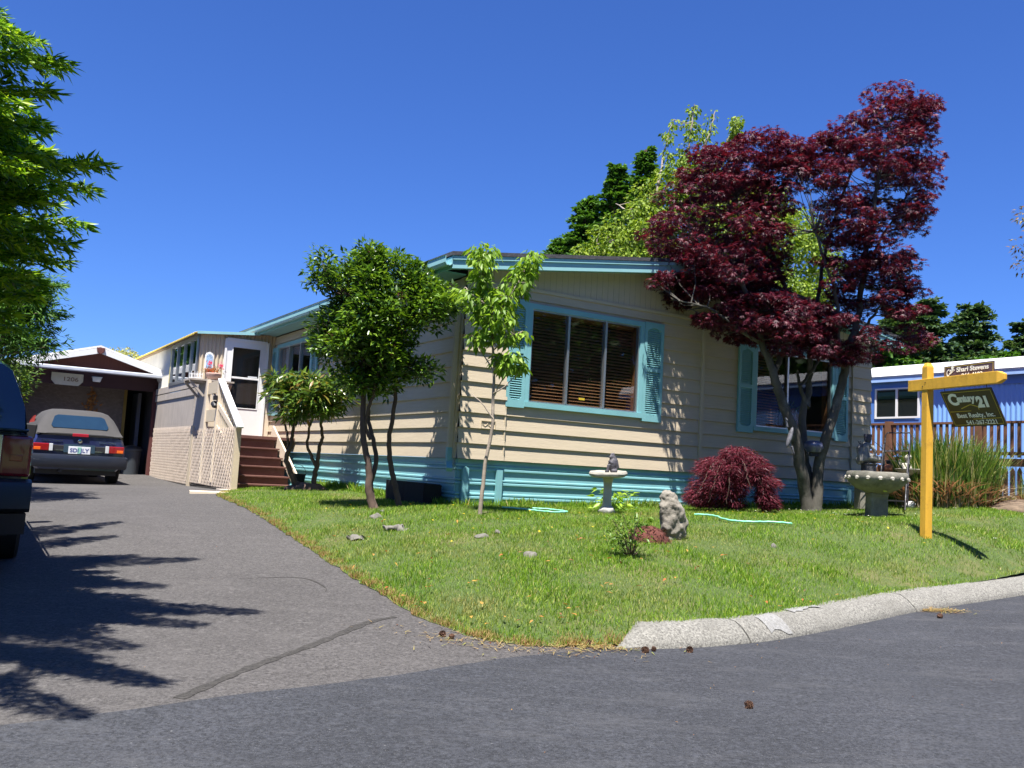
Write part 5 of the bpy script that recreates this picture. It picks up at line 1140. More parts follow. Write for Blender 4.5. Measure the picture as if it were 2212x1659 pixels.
# weeping laceleaf maple
b = at(1592, 1098, 12.7); b.z = gz(b.x,b.y)-.02; lb = tuple(b)
lm = thing('weeping_maple', lb, 0, 'low weeping laceleaf maple with fine crimson foliage beside the taller maple', 'shrub')
q = lambda x, y, d=12.7: wpt(x, y, d, lb)
mb = MB(); sk = limb(mb, [q(1592,1100),(q(1588,1060)),q(1598,1025),q(1590,990)], .03, .015, 7); 
ends = [(1500,1080,12.4),(1530,1085,12.3),(1570,1088,12.3),(1620,1060,12.3),(1660,1090,12.5),(1682,1050,12.7),(1545,1020,12.5),(1510,1035,12.8),(1640,1030,12.9),(1600,1060,13.1),(1665,1020,12.9),(1560,1075,13.0)]
for (x,y,d) in ends: sk += limb(mb, [q(1592,1010), q((1592+x)/2, 985+(y-980)*.15, (12.7+d)/2), q((1592+3*x)/4, 990+(y-990)*.45, d), q(x,y,d)], .012, .003, 5)
mb.build('trunk', BARKB, lm, 60)
polyL = [([(1485,1085),(1500,1040),(1515,1000),(1550,985),(1575,970),(1610,970),(1630,985),(1655,1005),(1665,1030),(1685,1050),(1670,1060),(1640,1045),(1620,1040),(1600,1070),(1610,1100),(1560,1090),(1520,1095)], .85), ([(1640,1040),(1665,1060),(1672,1095),(1655,1100),(1640,1075)], .15)]
cL = crown_points(polyL, 12.7, .42, 620, 9, lb); rg = np.random.default_rng(5)
P_, D_, Up_ = cluster_leaves(cL, 46, .08, rg, .6, .5); D_[:,:2] += P_[:,:2]*1.5
leaves('crown', 'needle', P_, D_, Up_, rg.uniform(.04,.09,len(P_)), L_LACE, lm, None, 6)

# ------------------------------------------------------------------ tall shrub with three bare stems
b = at(803, 1100, 11.2); b.z = gz(b.x,b.y)-.03; rb = tuple(b)
rh = thing('tall_shrub', rb, 0, 'tall glossy green shrub with four bare dark stems and a broad leafy top', 'shrub')
q = lambda x, y, d=11.2: wpt(x, y, d, rb)
mb = MB(); sk = []
sk += limb(mb, [q(805,1102),q(797,1060),q(797,1010),q(786,955),q(784,890),q(785,820),q(790,740),(q(775,650))], .052, .022, 8, .008)
sk += limb(mb, [q(812,1100),q(800,1050,11.3),q(812,1000,11.3),q(806,950,11.3),q(795,900,11.35),q(802,850,11.4),q(812,760,11.4),q(830,680,11.4)], .036, .016, 8, .008)
sk += limb(mb, [q(800,950,11.2),q(790,920,11.2),q(796,880,11.15),q(808,850,11.1),q(812,800,11.1)], .022, .014, 6, .006)
sk += limb(mb, [q(862,1095,11.5),q(853,1050,11.5),q(843,1000,11.5),q(840,950,11.45),q(850,890,11.4),(q(855,840,11.4)),q(860,760,11.4),q(880,690,11.4)], .040, .018, 8, .008)
polyR = [([(675,600),(700,570),(735,585),(760,560),(790,530),(820,545),(825,560),(860,550),(880,575),(915,580),(925,610),(975,630),(985,660),(950,700),(900,720),(880,745),(860,800),(900,790),(940,780),(935,820),(880,800),(830,850),(790,840),(740,830),(745,800),(690,760),(680,720),(695,680),(720,660),(730,620),(690,610)], 1)]
cR = [c for c in crown_points(polyR, 11.3, .62, 820, 14, rb) if noise.noise(Vector(c)*2.6) > -.17]
cR += [q(690,545,11.0),q(688,570,11.0),q(700,560,11.0),q(685,605,11.0),q(960,660,11.2),q(905,815,11.2),q(925,805,11.1)]
twigs(mb, cR, sk, .8, .009, 4)
mb.tube([q(720,620),q(700,580),q(688,545)], [.008,.006,.003], 5)
mb.build('trunk', BARKB, rh, 60)
rg = np.random.default_rng(31); P_, D_, Up_ = cluster_leaves(cR, 42, .13, rg, .8, -.1)
leaves('crown', 'oval', P_, D_, Up_, rg.uniform(.055,.10,len(P_))*1.0, L_RHOD, rh, np.clip(rg.beta(1.3,1.6,len(P_)),0,1), 8)
cB = [c for i,c in enumerate(cR) if i % 13 == 0]; P_, D_, Up_ = cluster_leaves([Vector(c)+Vector((0,-.12,.03)) for c in cB], 26, .04, rg, .8, 0)
leaves('seed_heads', 'oval', P_, D_, Up_, .02, L_BERRY, rh, None, 9)
# small rhododendron by the stairs
b = at(652, 1050, 14.5); b.z = gz(b.x,b.y)-.03; sb = tuple(b)
rs = thing('small_shrub', sb, 0, 'small round topped rhododendron with crooked stems by the brown stairs', 'shrub')
q = lambda x, y, d=14.5: wpt(x, y, d, sb)
mb = MB(); sk = []
sk += limb(mb, [q(665,1052),q(640,1045),q(628,1020),q(618,990),q(628,965),q(632,935),q(640,900)], .06, .022, 8, .01)
sk += limb(mb, [q(620,990),q(622,950),q(615,915),q(610,890)], .025, .014, 6, .008)
sk += limb(mb, [q(678,1050),q(681,1020),q(686,1000),q(690,965),q(697,940),q(694,915),q(700,885)], .045, .018, 8, .01)
sk += limb(mb, [q(683,1010),q(672,985),q(664,960),q(668,925),q(675,900)], .03, .016, 6, .01)
polyS = [([(583,830),(600,812),(640,818),(660,808),(700,808),(730,815),(748,840),(745,880),(720,890),(700,905),(660,900),(630,905),(600,890),(585,860)], 1)]
cS = crown_points(polyS, 14.4, .5, 125, 15, sb); twigs(mb, cS, sk, .8, .009, 4); mb.build('trunk', BARKB, rs, 60)
rg = np.random.default_rng(33); P_, D_, Up_ = cluster_leaves(cS, 34, .13, rg, .6, .25)
leaves('crown', 'lance', P_, D_, Up_, rg.uniform(.10,.17,len(P_))*1.15, L_RHO2, rs, np.clip(rg.beta(1.3,1.5,len(P_)),0,1), 8)
rough(MB().ell((.08,0,.02),(.34,.16,.14),16,10).build('root_burl', BARKB, rs, 70), .05, 6)
# slender light green tree at the corner
b = at(1037, 1110, 10.5); b.z = gz(b.x,b.y)-.02; db = tuple(b)
dg = thing('young_tree', db, 0, 'slender young tree with drooping light green leaves before the house corner', 'tree')
q = lambda x, y, d=10.5: wpt(x, y, d, db)
mb = MB(); sk = limb(mb, [q(1037,1112),q(1043,1050),q(1050,990),q(1063,930),q(1065,860),q(1067,800),q(1064,730),q(1060,650),q(1045,590),q(1035,560)], .026, .009, 8, .004)
for pts in ([(1065,860),(1085,820),(1110,790)],[(1066,800),(1040,760),(1020,725)],[(1064,760),(1095,730),(1130,715)],[(1062,690),(1100,640),(1125,600),(1150,550)],[(1060,660),(1025,640),(1005,620)],[(1066,850),(1090,835),(1125,800)],[(1066,905),(1040,870),(1018,850)]):
    sk += limb(mb, [q(x,y,10.5+rnd.uniform(-.25,.25)) for x,y in pts], .010, .004, 5, .005)
polyD = [([(1015,540),(1050,530),(1065,545),(1055,600),(1075,620),(1110,600),(1130,560),(1155,540),(1168,550),(1150,590),(1125,640),(1110,680),(1120,720),(1140,720),(1135,735),(1090,740),(1040,730),(1030,690),(998,640),(995,610),(1020,620),(1035,600)], .84),([(1068,760),(1130,765),(1132,800),(1090,795),(1068,800)], .12),([(1025,720),(1045,725),(1040,745),(1022,735)], .04)]
cD = crown_points(polyD, 10.5, .33, 230, 17, db); twigs(mb, cD, sk, .9, .005, 4); mb.build('trunk', BARKL, dg, 60)
rg = np.random.default_rng(35); P_, D_, Up_ = cluster_leaves(cD, 11, .07, rg, .8, .9)
leaves('crown', 'oval', P_, D_, Up_, rg.uniform(.075,.12,len(P_)), L_DOG, dg, None, 8)


# ------------------------------------------------------------------ redwood beside the drive (left edge), its branches shade the asphalt
rwb = (-5.9, 4.9, .36)
rw = thing('redwood_tree', rwb, 0, 'large bright green conifer spreading flat needled branches from the left edge', 'tree')
mt = MB(); limb(mt, [(0,0,-.3),(.05,0,2),(0,.05,4.5),(.05,0,8)], .24, .05, 12)
rg = np.random.default_rng(41); NP = []; ND = []; NU = []
def frond(p0, p1, width, dens=1.0, droop=.12, nlen=.05):
    """a flat spray: main axis p0-p1 with side twigs that carry needles in two rows"""
    p0 = np.array(p0); p1 = np.array(p1); L_ = np.linalg.norm(p1-p0); ax = (p1-p0)/L_; side = np.cross(ax, [0,0,1.0]); side /= np.linalg.norm(side)
    n = int(L_/.037*dens)+2
    for i in range(n):
        t = (i+rg.random()*.6)/n
        for s_ in (-1,1):
            l = width*(1-t)**.7*(.45+.55*min(1,t*3))*rg.uniform(.6,1.15)+.05
            o = p0+ax*L_*t; o[2] -= droop*math.sin(t*1.5)*L_*.3; d = ax*.75+side*s_*rg.uniform(.5,.95); d[2] += rg.normal(-.10,.30); d /= np.linalg.norm(d)
            m_ = int(l/.019)+2; k = np.arange(m_)/m_
            for s2 in (-1,1):
                pp = o+d*l*k[:,None]; pp[:,2] -= .25*l*k**2
                sd_ = np.cross(d,[0,0,1.0]); sd_ /= np.linalg.norm(sd_)
                dd = d[None]*.7+sd_[None]*s2*.7+rg.normal(0,.30,(m_,3)); NP.append(pp); ND.append(dd); u_ = rg.normal(0,.8,(m_,3)); u_[:,2] += .8; u_[:,1] -= .7; NU.append(u_)
def branch(tip, zroot, width, dens=1.0, bare=.35):
    tip = Vector(tip)-Vector(rwb); root = Vector((0,0,zroot-rwb[2])); mid = (root+tip)/2+Vector((0,0,.12)); 
    mt.tube([root, root.lerp(mid,.9)+Vector((0,0,.03)), root.lerp(tip,.82)], [.03,.015,.003], 5)
    s0 = root.lerp(tip, bare); s0.z += .1
    frond(s0, tip, width, dens)
    for k in range(6):
        t = rg.uniform(bare+.1, .85); o = root.lerp(tip, t); o.z += .06; ang = rg.uniform(.35,.75)*(-1 if k%2 else 1); d = (tip-root).normalized(); d = Matrix.Rotation(ang,3,'Z') @ d; d.z += rg.uniform(-.15,.1)
        frond(o, o+d*rg.uniform(.4,.85)*(1.15-t), width*.6, dens)
tips = [(148,100,4.6,.34),(120,165,4.7,.3),(235,325,5.1,.36),(205,380,5.4,.3),(185,455,5.6,.3),(160,495,5.0,.32),(150,540,5.7,.28),(105,300,4.9,.35),(95,250,5.2,.3),(60,190,4.4,.3),(40,240,4.8,.3),(100,590,5.5,.25),(130,420,6.2,.3),(90,520,6.3,.3),(60,620,5.9,.26),(140,350,6.0,.28),(30,440,4.7,.3),(50,360,5.6,.32),(80,400,5.0,.32),(20,300,5.3,.35),(20,560,5.2,.3),(-40,480,5.0,.3),(70,690,6.6,.26),(-30,620,5.4,.3),(-60,250,4.4,.4),(-80,380,5.0,.4),(60,260,6.2,.4),(20,380,6.4,.4),(110,250,5.8,.3),(50,480,6.6,.4),(60,320,4.6,.3),(70,560,4.9,.3),(10,500,6.0,.4),(130,385,5.0,.3),(0,240,6.5,.4),(180,335,5.9,.3),(110,470,5.2,.3),(40,650,5.2,.3),(0,690,5.8,.4)]
for _k in range(22):
    _y = rnd.uniform(300,660); tips.append((rnd.uniform(-60,105), _y, rnd.uniform(4.6,6.8), .34))
for (x,y,d,w_) in tips:
    p = at(x,y,d); branch(p, p.z-.15+rg.uniform(-.2,.25), w_)
for (x,y,z,w_) in ((-2.7,3.4,5.4,.5),(-2.3,4.4,4.9,.45),(-2.9,2.6,4.3,.5),(-3.4,1.9,4.2,.5),(-1.95,3.2,3.95,.35),(-2.5,2.4,3.8,.45),(-3.2,3.0,5.6,.5),(-3.6,6.3,5.6,.5),(-4.2,7.6,5.0,.5),(-3.1,6.0,6.2,.5),(-3.0,2.0,3.4,.5),(-3.4,2.7,3.6,.5),(-2.9,4.9,5.8,.5),(-5.0,8.5,4.4,.4),(-4.6,8.6,5.2,.4),(-3.9,1.0,4.0,.5),(-1.85,3.1,4.1,.45),(-1.95,2.7,3.7,.45),(-2.2,2.3,3.5,.5),(-1.9,4.75,4.3,.45),(-2.1,4.3,4.3,.4),(-2.6,1.7,3.6,.5),(-2.3,3.6,4.5,.5)):
    branch((x,y,z), z-.1, w_, .9)
for k in range(26):
    a = rg.uniform(.5*math.pi, 1.55*math.pi); r_ = rg.uniform(1.2,2.4); z = rg.uniform(2,7.5); branch((rwb[0]+r_*math.cos(a), rwb[1]+r_*math.sin(a), z), z, .4, .6)
mt.build('trunk', BARKB, rw, 60)
NP = np.concatenate(NP); ND = np.concatenate(ND); NU = np.concatenate(NU); print('redwood needles', len(NP))
LEAF['rneedle'] = _t([(0,0,0),(-.11,.4,.02),(0,1,-.04),(.11,.4,.02)], [(0,2,1),(0,3,2)])
leaves('crown', 'rneedle', NP, ND, NU, rg.uniform(.055,.095,len(NP)), L_RED, rw, None, 4)

# ------------------------------------------------------------------ background trees
def conifer(name, px, ptop, pbot, d, halfw, m, label, seed, n=5200, leafk='spray', size=.42, group=None, irr=.25, zb=1.0, cat='tree', shape=1.0):
    rg = np.random.default_rng(seed); top = at(px, ptop, d); bot = at(px, pbot, d); base = (bot.x, bot.y, zb); H_ = top.z-zb
    t = thing(name, base, 0, label, cat, group)
    mb = MB(); limb(mb, [(0,0,-.3),(0,0,H_*.5),(0,0,H_*.97)], H_*.022, .02, 7); 
    P = []; D = []; Up = []; nb = int(n/60)
    for i in range(nb):
        h = (i+rg.random())/nb; zz = H_*(.03+.95*h**.9); a = rg.uniform(0,2*math.pi); L_ = halfw*((1-h)**shape*(1-irr)+.03+irr*rg.random()*(1-h*.75)); 
        e = np.array([math.cos(a),math.sin(a),rg.uniform(-.1,.35)]); k = np.linspace(.15,1,60)[:,None]
        mb.tube([(0,0,zz),tuple(e*L_*.5+[0,0,zz]),tuple(e*L_*.95+[0,0,zz-.08*L_])], [H_*.006,.02,.008], 4)
        sdv = np.array([-e[1],e[0],0]); off_ = rg.normal(0,1,(60,1))*(.22*L_*(1.05-k)+.06)
        p = e*L_*k+sdv*off_+[0,0,1]*(zz-.12*L_*k**2+rg.normal(0,.05*size,(60,1))); P.append(p)
        dd = e*.8+sdv*np.sign(off_)*.5+rg.normal(0,.3,(60,3)); dd[:,2] -= .15; D.append(dd); u_ = rg.normal(0,.4,(60,3)); u_[:,2] += 1; Up.append(u_)
    mb.build('trunk', BARKB, t, 60); P = np.concatenate(P); leaves('crown', leafk, P, np.concatenate(D), np.concatenate(Up), size*rg.uniform(.6,1.15,len(P)), m, t, None, seed); return t
GB = 'dark conifers on the skyline'
conifer('conifer_tree', 2000, 640, 800, 46, 4.2, L_CON, 'dark conifer on the skyline nearest the maple crown', 51, 16000, size=.34, group=GB, shape=.85, irr=.45)
conifer('conifer_tree', 1935, 665, 800, 44, 3.8, L_CON, 'dark conifer half hidden behind the right side of the maple', 52, 14000, size=.34, group=GB, shape=.85, irr=.45)
conifer('conifer_tree', 2100, 655, 800, 50, 5.0, L_CON, 'tallest broad dark conifer on the skyline above the yellow sign post', 53, 18000, size=.34, group=GB, irr=.5, shape=.85)
conifer('conifer_tree', 2218, 690, 800, 50, 4.2, L_CON, 'dark conifer cut by the right edge of the photo', 54, 14000, size=.34, group=GB, irr=.5, shape=.85)
conifer('cedar_tree', 1892, 730, 800, 42, 4.5, L_CONB, 'bushy mid green tree above the left end of the blue home roof', 55, 14000, size=.34, shape=.5)
conifer('cedar_tree', 2170, 765, 800, 44, 5, L_CONB, 'low bright green tree behind the blue home roof, beside the skyline conifers', 56, 16000, size=.34, shape=.5)
conifer('cedar_tree', 2040, 760, 800, 47, 4.5, L_CONB, 'low shaded green tree between the skyline conifers', 57, 14000, size=.34, shape=.5)
# cedars and cypress behind the house
GC = 'deep green cedars behind the roof'
conifer('cedar_tree', 1325, 345, 560, 27, 2.6, L_CONB, 'pointed deep green cedar rising left of the yellow green cypress', 61, 20000, size=.17, group=GC, irr=.3)
conifer('cedar_tree', 1262, 420, 560, 27.5, 2.7, L_CONB, 'second deep green cedar, lower and left of the pointed one', 62, 20000, size=.17, group=GC, irr=.3, shape=.8)
conifer('cedar_tree', 1215, 505, 560, 28, 2.6, L_CONB, 'lowest and leftmost deep green cedar over the roof edge', 63, 20000, size=.17, group=GC, irr=.3, shape=.7)
conifer('cedar_tree', 1385, 310, 560, 28.5, 2.4, L_CONB, 'narrow deep green cedar top poking up through the cypress', 64, 20000, size=.17, group=GC, irr=.3)
b = at(1450, 560, 24.5); cyb = (b.x, b.y, 1.0)
cy = thing('cypress_tree', cyb, 0, 'yellow green drooping cypress with wispy leaders behind the maple', 'tree')
q = lambda x, y, d=24.5: wpt(x, y, d, cyb)
mb = MB(); sk = limb(mb, [(0,0,-.2),q(1450,600),q(1440,480)], .2, .09, 8)
ld = [[(1430,520),(1420,420),(1435,330),(1455,258)],[(1440,480),(1470,400),(1490,300),(1500,225)],[(1450,470),(1500,380),(1530,300),(1545,240)],[(1470,440),(1540,360),(1575,300),(1590,255)],[(1430,520),(1370,470),(1330,440)],[(1440,540),(1340,520),(1280,530)],[(1470,470),(1600,430),(1700,440)]]
for L_ in ld: sk += limb(mb, [q(x,y,24.5+rnd.uniform(-.4,.4)) for x,y in L_], .06, .012, 6, .03)
polyC = [([(1255,545),(1290,500),(1330,470),(1370,440),(1400,400),(1430,370),(1500,350),(1560,380),(1640,400),(1750,480),(1800,560),(1780,700),(1500,600),(1300,580)], 1)]
cC = crown_points(polyC, 24.5, 1.3, 330, 71, cyb)
wisp = []
for L_ in ld[:4]:
    for i in range(26):
        t = rnd.random()*2.999; k = int(t); f = t-k; x = L_[k][0]*(1-f)+L_[k+1][0]*f; y = L_[k][1]*(1-f)+L_[k+1][1]*f; sp = 24*(1-t/3)+7; wisp.append(q(x+rnd.uniform(-sp,sp), y+rnd.uniform(-5,12), 24.5+rnd.uniform(-.4,.4)))
twigs(mb, cC+wisp, sk, .6, .015, 7); mb.build('trunk', BARKL, cy, 60)
rg = np.random.default_rng(72); P1, D1, U1 = cluster_leaves(cC, 120, .36, rg, .6, .8); P2, D2, U2 = cluster_leaves(wisp, 26, .15, rg, .9, 1.1)
leaves('crown', 'spray', np.concatenate([P1,P2]), np.concatenate([D1,D2]), np.concatenate([U1,U2]), rg.uniform(.07,.15,len(P1)+len(P2)), L_CYP, cy, None, 7)
# left background
b = Vector((-9.2,13.0,.7)); lb2 = tuple(b)
t = thing('conifer_tree', lb2, 0, 'dark green conifer left of the garage, below the bright branches', 'tree'); q = lambda x, y, d=12.5: wpt(x, y, d, lb2)
mt = MB(); sk = limb(mt, [(0,0,-.3),(0,0,2.5),(.05,0,5.5)], .2, .05, 9)
cH = crown_points([([(-260,520),(0,560),(60,590),(120,600),(105,640),(120,672),(85,700),(115,745),(60,775),(20,790),(-260,800)],1)], 12.6, 1.2, 330, 83, lb2); twigs(mt, cH, sk, .6, .02, 3)
rg = np.random.default_rng(81); P_, D_, Up_ = cluster_leaves(cH, 90, .26, rg, .6, .2)
NP = [P_]; ND = [D_]; NU = [Up_]; rwb = lb2
for (x,y,d,w_) in ((150,668,12.2,.3),(142,604,12.0,.3),(120,735,12.6,.3),(30,585,12.3,.4),(110,640,12.4,.3)):
    p = at(x,y,d); branch(p, p.z-.1, w_, .8)
NP = np.concatenate(NP); ND = np.concatenate(ND); NU = np.concatenate(NU)
mt.build('trunk', BARKB, t, 60); leaves('crown', 'rneedle', NP, ND, NU, np.concatenate([rg.uniform(.07,.13,len(P_)), rg.uniform(.06,.10,len(NP)-len(P_))]), L_CONB, t, None, 4)
b = at(20, 900, 14.5); hb = (b.x, b.y, .7)
hd_ = thing('camellia_bush', hb, 0, 'bush with small white flowers at the left edge over the teal vehicle roof', 'shrub')
q = lambda x, y, d=14.5: wpt(x, y, d, hb)
cH = crown_points([([(-160,790),(-60,760),(10,770),(42,790),(55,820),(30,850),(5,880),(-160,900)],1)], 14.5, 1.0, 170, 83, hb); mb = MB(); sk = limb(mb, [(0,0,-.3),(0,0,.9),(-.2,0,1.6)], .08,.04,7); twigs(mb, cH, sk, .6, .02, 3); mb.build('trunk', BARKB, hd_, 60)
rg = np.random.default_rng(84); P_, D_, Up_ = cluster_leaves(cH, 60, .24, rg, .8, .1); leaves('crown', 'oval', P_, D_, Up_, rg.uniform(.06,.10,len(P_)), L_BG, hd_, None, 5)
P_, D_, Up_ = cluster_leaves([Vector(c)+Vector((.1,-.25,0)) for c in cH[::9]], 8, .03, rg, .8, 0); leaves('blossom', 'oval', P_, D_, Up_, .05, L_WHITE, hd_)
b = at(262, 790, 32); yb = (b.x, b.y, .9)
t = thing('pale_tree', yb, 0, 'pale yellow green tree top showing over the garage roof', 'tree'); q = lambda x, y, d=32: wpt(x, y, d, yb)
cH = crown_points([([(225,765),(240,757),(260,765),(275,752),(285,765),(310,780),(300,800),(220,800)],1)], 32, .8, 46, 85, yb); mb = MB(); sk = limb(mb, [(0,0,-.3),(0,0,2),q(265,790)], .1,.04,7); twigs(mb, cH, sk, 1, .02, 3); mb.build('trunk', BARKL, t, 60)
rg = np.random.default_rng(86); P_, D_, Up_ = cluster_leaves(cH, 26, .25, rg, .7, .1); leaves('crown', 'oval', P_, D_, Up_, .13, leafmat('pale_leaf',[(.3,.32,.12),(.5,.48,.22)],.3,.6), t)
# right edge tree (sprigs reaching into the photo)
b = at(2330, 900, 15); eb = (b.x, b.y, 1.45)
t = thing('edge_tree', eb, 0, 'thin leafy sprigs of a tree hanging in at the right edge', 'tree'); q = lambda x, y, d=15: wpt(x, y, d, eb)
cH = crown_points([([(2195,480),(2230,440),(2400,400),(2420,640),(2260,640),(2205,590),(2190,560)],1)], 15, .7, 80, 87, eb); mb = MB(); sk = limb(mb, [(0,0,-.3),(0,0,2),q(2310,700),q(2300,560)], .1,.03,7); twigs(mb, cH, sk, 1, .012, 3); mb.build('trunk', BARKL, t, 60)
rg = np.random.default_rng(88); P_, D_, Up_ = cluster_leaves(cH, 18, .16, rg, .8, .3); leaves('crown', 'oval', P_, D_, Up_, rg.uniform(.06,.1,len(P_)), leafmat('olive_leaf',[(.06,.08,.03),(.18,.15,.07),(.12,.05,.03)],.2,.5), t)
# ornamental grass clumps
def strap(name, foot, spread, height, n, m1, ndry, label, seed):
    rg = np.random.default_rng(seed); b = Vector(foot); t = thing(name, tuple(b), 0, label, 'ornamental grass')
    def blades(nm, n, m, hmin, hmax, lean, wd):
        V = []; T = []; rv = []; S_ = 7
        for i in range(n):
            a = rg.uniform(0,2*math.pi); r_ = math.sqrt(rg.random()); o = np.array([math.cos(a)*r_*spread[0], math.sin(a)*r_*spread[1], 0]); h = height*rg.uniform(hmin,hmax)*(1-.25*r_)
            dr = o/(np.linalg.norm(o)+.05)*.7+rg.normal(0,.6,3); dr[2] = 0; ln = lean*rg.uniform(.1,1.0)*h; w_ = wd*rg.uniform(.7,1.3); sd_ = np.array([-dr[1],dr[0],0]); sd_ /= np.linalg.norm(sd_)+1e-6; sd_ += rg.normal(0,.4,3)*[1,1,0]; k0 = len(V)
            for j in range(S_):
                q_ = j/(S_-1); p = o+np.array([0,0,h*(q_-.28*lean*q_**3)])+dr*ln*q_**2.2; ww = w_*(1-q_)**.6+.0008; V.append(p-sd_*ww); V.append(p+sd_*ww)
            for j in range(S_-1): a_ = k0+2*j; T += [(a_,a_+1,a_+3),(a_,a_+3,a_+2)]
            rv += [rg.random()]*(2*S_)
        nmesh(nm, V, T, m, t, rv)
    blades('blades', n, m1, .55, 1.0, .32, .008); blades('dry_blades', ndry, L_DRY, .12, .55, 1.2, .010); return t
f = at(2048, 1094, 13.7); f.z = gz(f.x, f.y)-.03
strap('grass_clump', f, (.76,.5), 1.45, 2600, L_IRIS, 2000, 'tall clump of green strap leaves with straw coloured base behind the sign post', 91)
f = at(2262, 1092, 13.6); f.z = gz(f.x, f.y)-.03
strap('grass_clump', f, (.42,.4), .9, 250, L_IRIS, 900, 'mostly dead dry strap leaf clump at the right edge', 92)
f = at(1940, 1060, 15.2); f.z = gz(f.x, f.y)-.03
strap('grass_clump', f, (.30,.3), .75, 420, L_DOG, 120, 'light green lily foliage behind the metal rack', 93)

# ------------------------------------------------------------------ garden things
def onlawn(x, y, d, dz=0): p = at(x, y, d); return (p.x, p.y, gz(p.x, p.y)+dz)
# small birdbath with a hooded seated figure
bb = onlawn(1310, 1112, 11.4, -.01)
t = thing('birdbath', bb, 0, 'pale stone birdbath with a slightly tilted round top before the large window', 'birdbath')
mb = MB(); mb.rings([[(x*k,y*k,z) for x,y in ((-.06,-.06),(.06,-.06),(.06,.06),(-.06,.06))] for k,z in ((.95,0.08),(.85,.16),(.8,.35),(.85,.40),(1.1,.46))]); mb.build('pedestal', CONCL, t, bevel=.015)
rough(MB().ell((0,0,.05),(.10,.10,.08),14,8).build('base', CONCL, t, 70), .03, 14)
M_ = Matrix.Translation((0,0,.46)) @ Matrix.Rotation(R(-3),4,'Y') @ Matrix.Rotation(R(4),4,'X')
rough(MB(M_).lathe([(.10,0),(.20,.012),(.232,.03),(.238,.055),(.225,.078),(.205,.078),(.17,.055),(.01,.05)],36).build('bowl', CONC, t, 40), .006, 9)
fb = Vector(bb)+Vector((.035,0,.518))
t = thing('hooded_figurine', tuple(fb), 0, 'small dark and silver hooded figurine crouching on the tilted birdbath', 'figurine')
mb = MB(); mb.ell((0.01,0,.105),(.055,.05,.085)); mb.ell((.03,0,.03),(.05,.055,.03)); cyl(mb,(0.03,-.02,.13),(-.035,-.03,.10),.02,.016); cyl(mb,(-.035,-.03,.10),(-.05,-.03,.02),.022,.02); mb.ell((-.055,-.025,.018),(.03,.026,.018)); cyl(mb,(.0,-.04,.12),(-.045,-.04,.15),.015,.012)
mb.ell((-.006,-.002,.195),(.026,.026,.034)); cyl(mb,(.012,0,.25),(.045,0,.15),.012,.034); cyl(mb,(.0,0,.245),(-.028,-.02,.185),.012,.014); cyl(mb,(.045,.0,.16),(.075,0,.06),.03,.026); sculpt('body', mb, STAT, t, .007)
# standing stone
rk = onlawn(1450, 1160, 9.3, -.04)
t = thing('standing_stone', rk, .3, 'weathered upright grey stone standing beside the mulch mound', 'rock')
mb = MB(); secs = []
for z,w_,d_,ox in ((0,.125,.08,.02),(.07,.12,.085,.025),(.10,.135,.09,.02),(.25,.14,.10,.0),(.36,.115,.09,-.02),(.45,.085,.07,-.045),(.505,.055,.045,-.05),(.525,.02,.02,-.05)):
    secs.append([(ox+w_*math.cos(a)*(1+.12*math.sin(3*a+z*9)), d_*math.sin(a)*(1+.15*math.cos(2*a+z*6)), z) for a in [2*math.pi*k/18 for k in range(18)]])
mb.rings(secs); o = mb.build('stone', mat('crevice_shaded_stone',(.23,.21,.175),.95,var=.35,scale=9,bmp=.9,bscale=28,dirt=((.10,.09,.08),9,.85)), t, 60)  # dark blotches paint crevice shade into the stone colour
sb_ = o.modifiers.new('sub','SUBSURF'); sb_.levels = 3; sb_.render_levels = 3
tx = bpy.data.textures.new('stone_noise','CLOUDS'); tx.noise_scale = .09; tx.noise_depth = 4; dm = o.modifiers.new('disp','DISPLACE'); dm.texture = tx; dm.strength = .075; dm.mid_level = .5
# mulch mound
mm = onlawn(1400, 1168, 9.1, -.02)
t = thing('mulch_mound', mm, 0, 'low dome of red brown bark mulch left of the standing stone', 'mound')
o = MB().ell((0,0,0),(.21,.17,.15),28,16).build('mound', MULCH, t, 80); rough(o, .02, 14); rough(o, .012, 45)
n = 700; rg = np.random.default_rng(3); a = rg.uniform(0,2*math.pi,n); e_ = rg.uniform(0,1.45,n); P_ = np.stack([.21*np.cos(a)*np.cos(e_), .17*np.sin(a)*np.cos(e_), .15*np.sin(e_)],1)*rg.uniform(.98,1.06,(n,1))
leaves('bark_chips', 'lance', P_, rdir(rg,n)*[1,1,.4], P_+rdir(rg,n)*.1, rg.uniform(.02,.05,n), leafmat('bark_chip',[(.05,.013,.010),(.12,.035,.025),(.18,.08,.05)],.05,.9), t)['kind'] = 'stuff'
# sparse little bush
bu = onlawn(1362, 1206, 8.2, -.01)
t = thing('sparse_bush', bu, 0, 'thin leafy little bush with bare lower twigs in the middle of the lawn', 'shrub')
mb = MB(); q = lambda x, y, d=8.2: wpt(x, y, d, bu); sk = []; cs = []
for (x,y) in ((1322,1120),(1330,1150),(1345,1128),(1362,1140),(1375,1135),(1385,1105),(1372,1150),(1350,1165),(1310,1155),(1392,1120),(1345,1110),(1398,1165),(1368,1112),(1335,1172)):
    d = 8.2+rnd.uniform(-.12,.12); sk += limb(mb, [q(1362+rnd.uniform(-5,5),1206), q((1362*2+x)/3+rnd.uniform(-4,4), 1180+(y-1180)*.2, d), q(x,y,d)], .005, .0018, 4, .004); cs += [q(x,y,d), q((x*3+1362)/4,(y*3+1190)/4,d)]
for i in range(26): a = rnd.uniform(0,6.28); r_ = rnd.uniform(.05,.16); mb.tube([(0,0,0),(r_*math.cos(a)*.5,r_*math.sin(a)*.5,.06),(r_*math.cos(a),r_*math.sin(a),rnd.uniform(.06,.15))], [.004,.003,.001], 4)
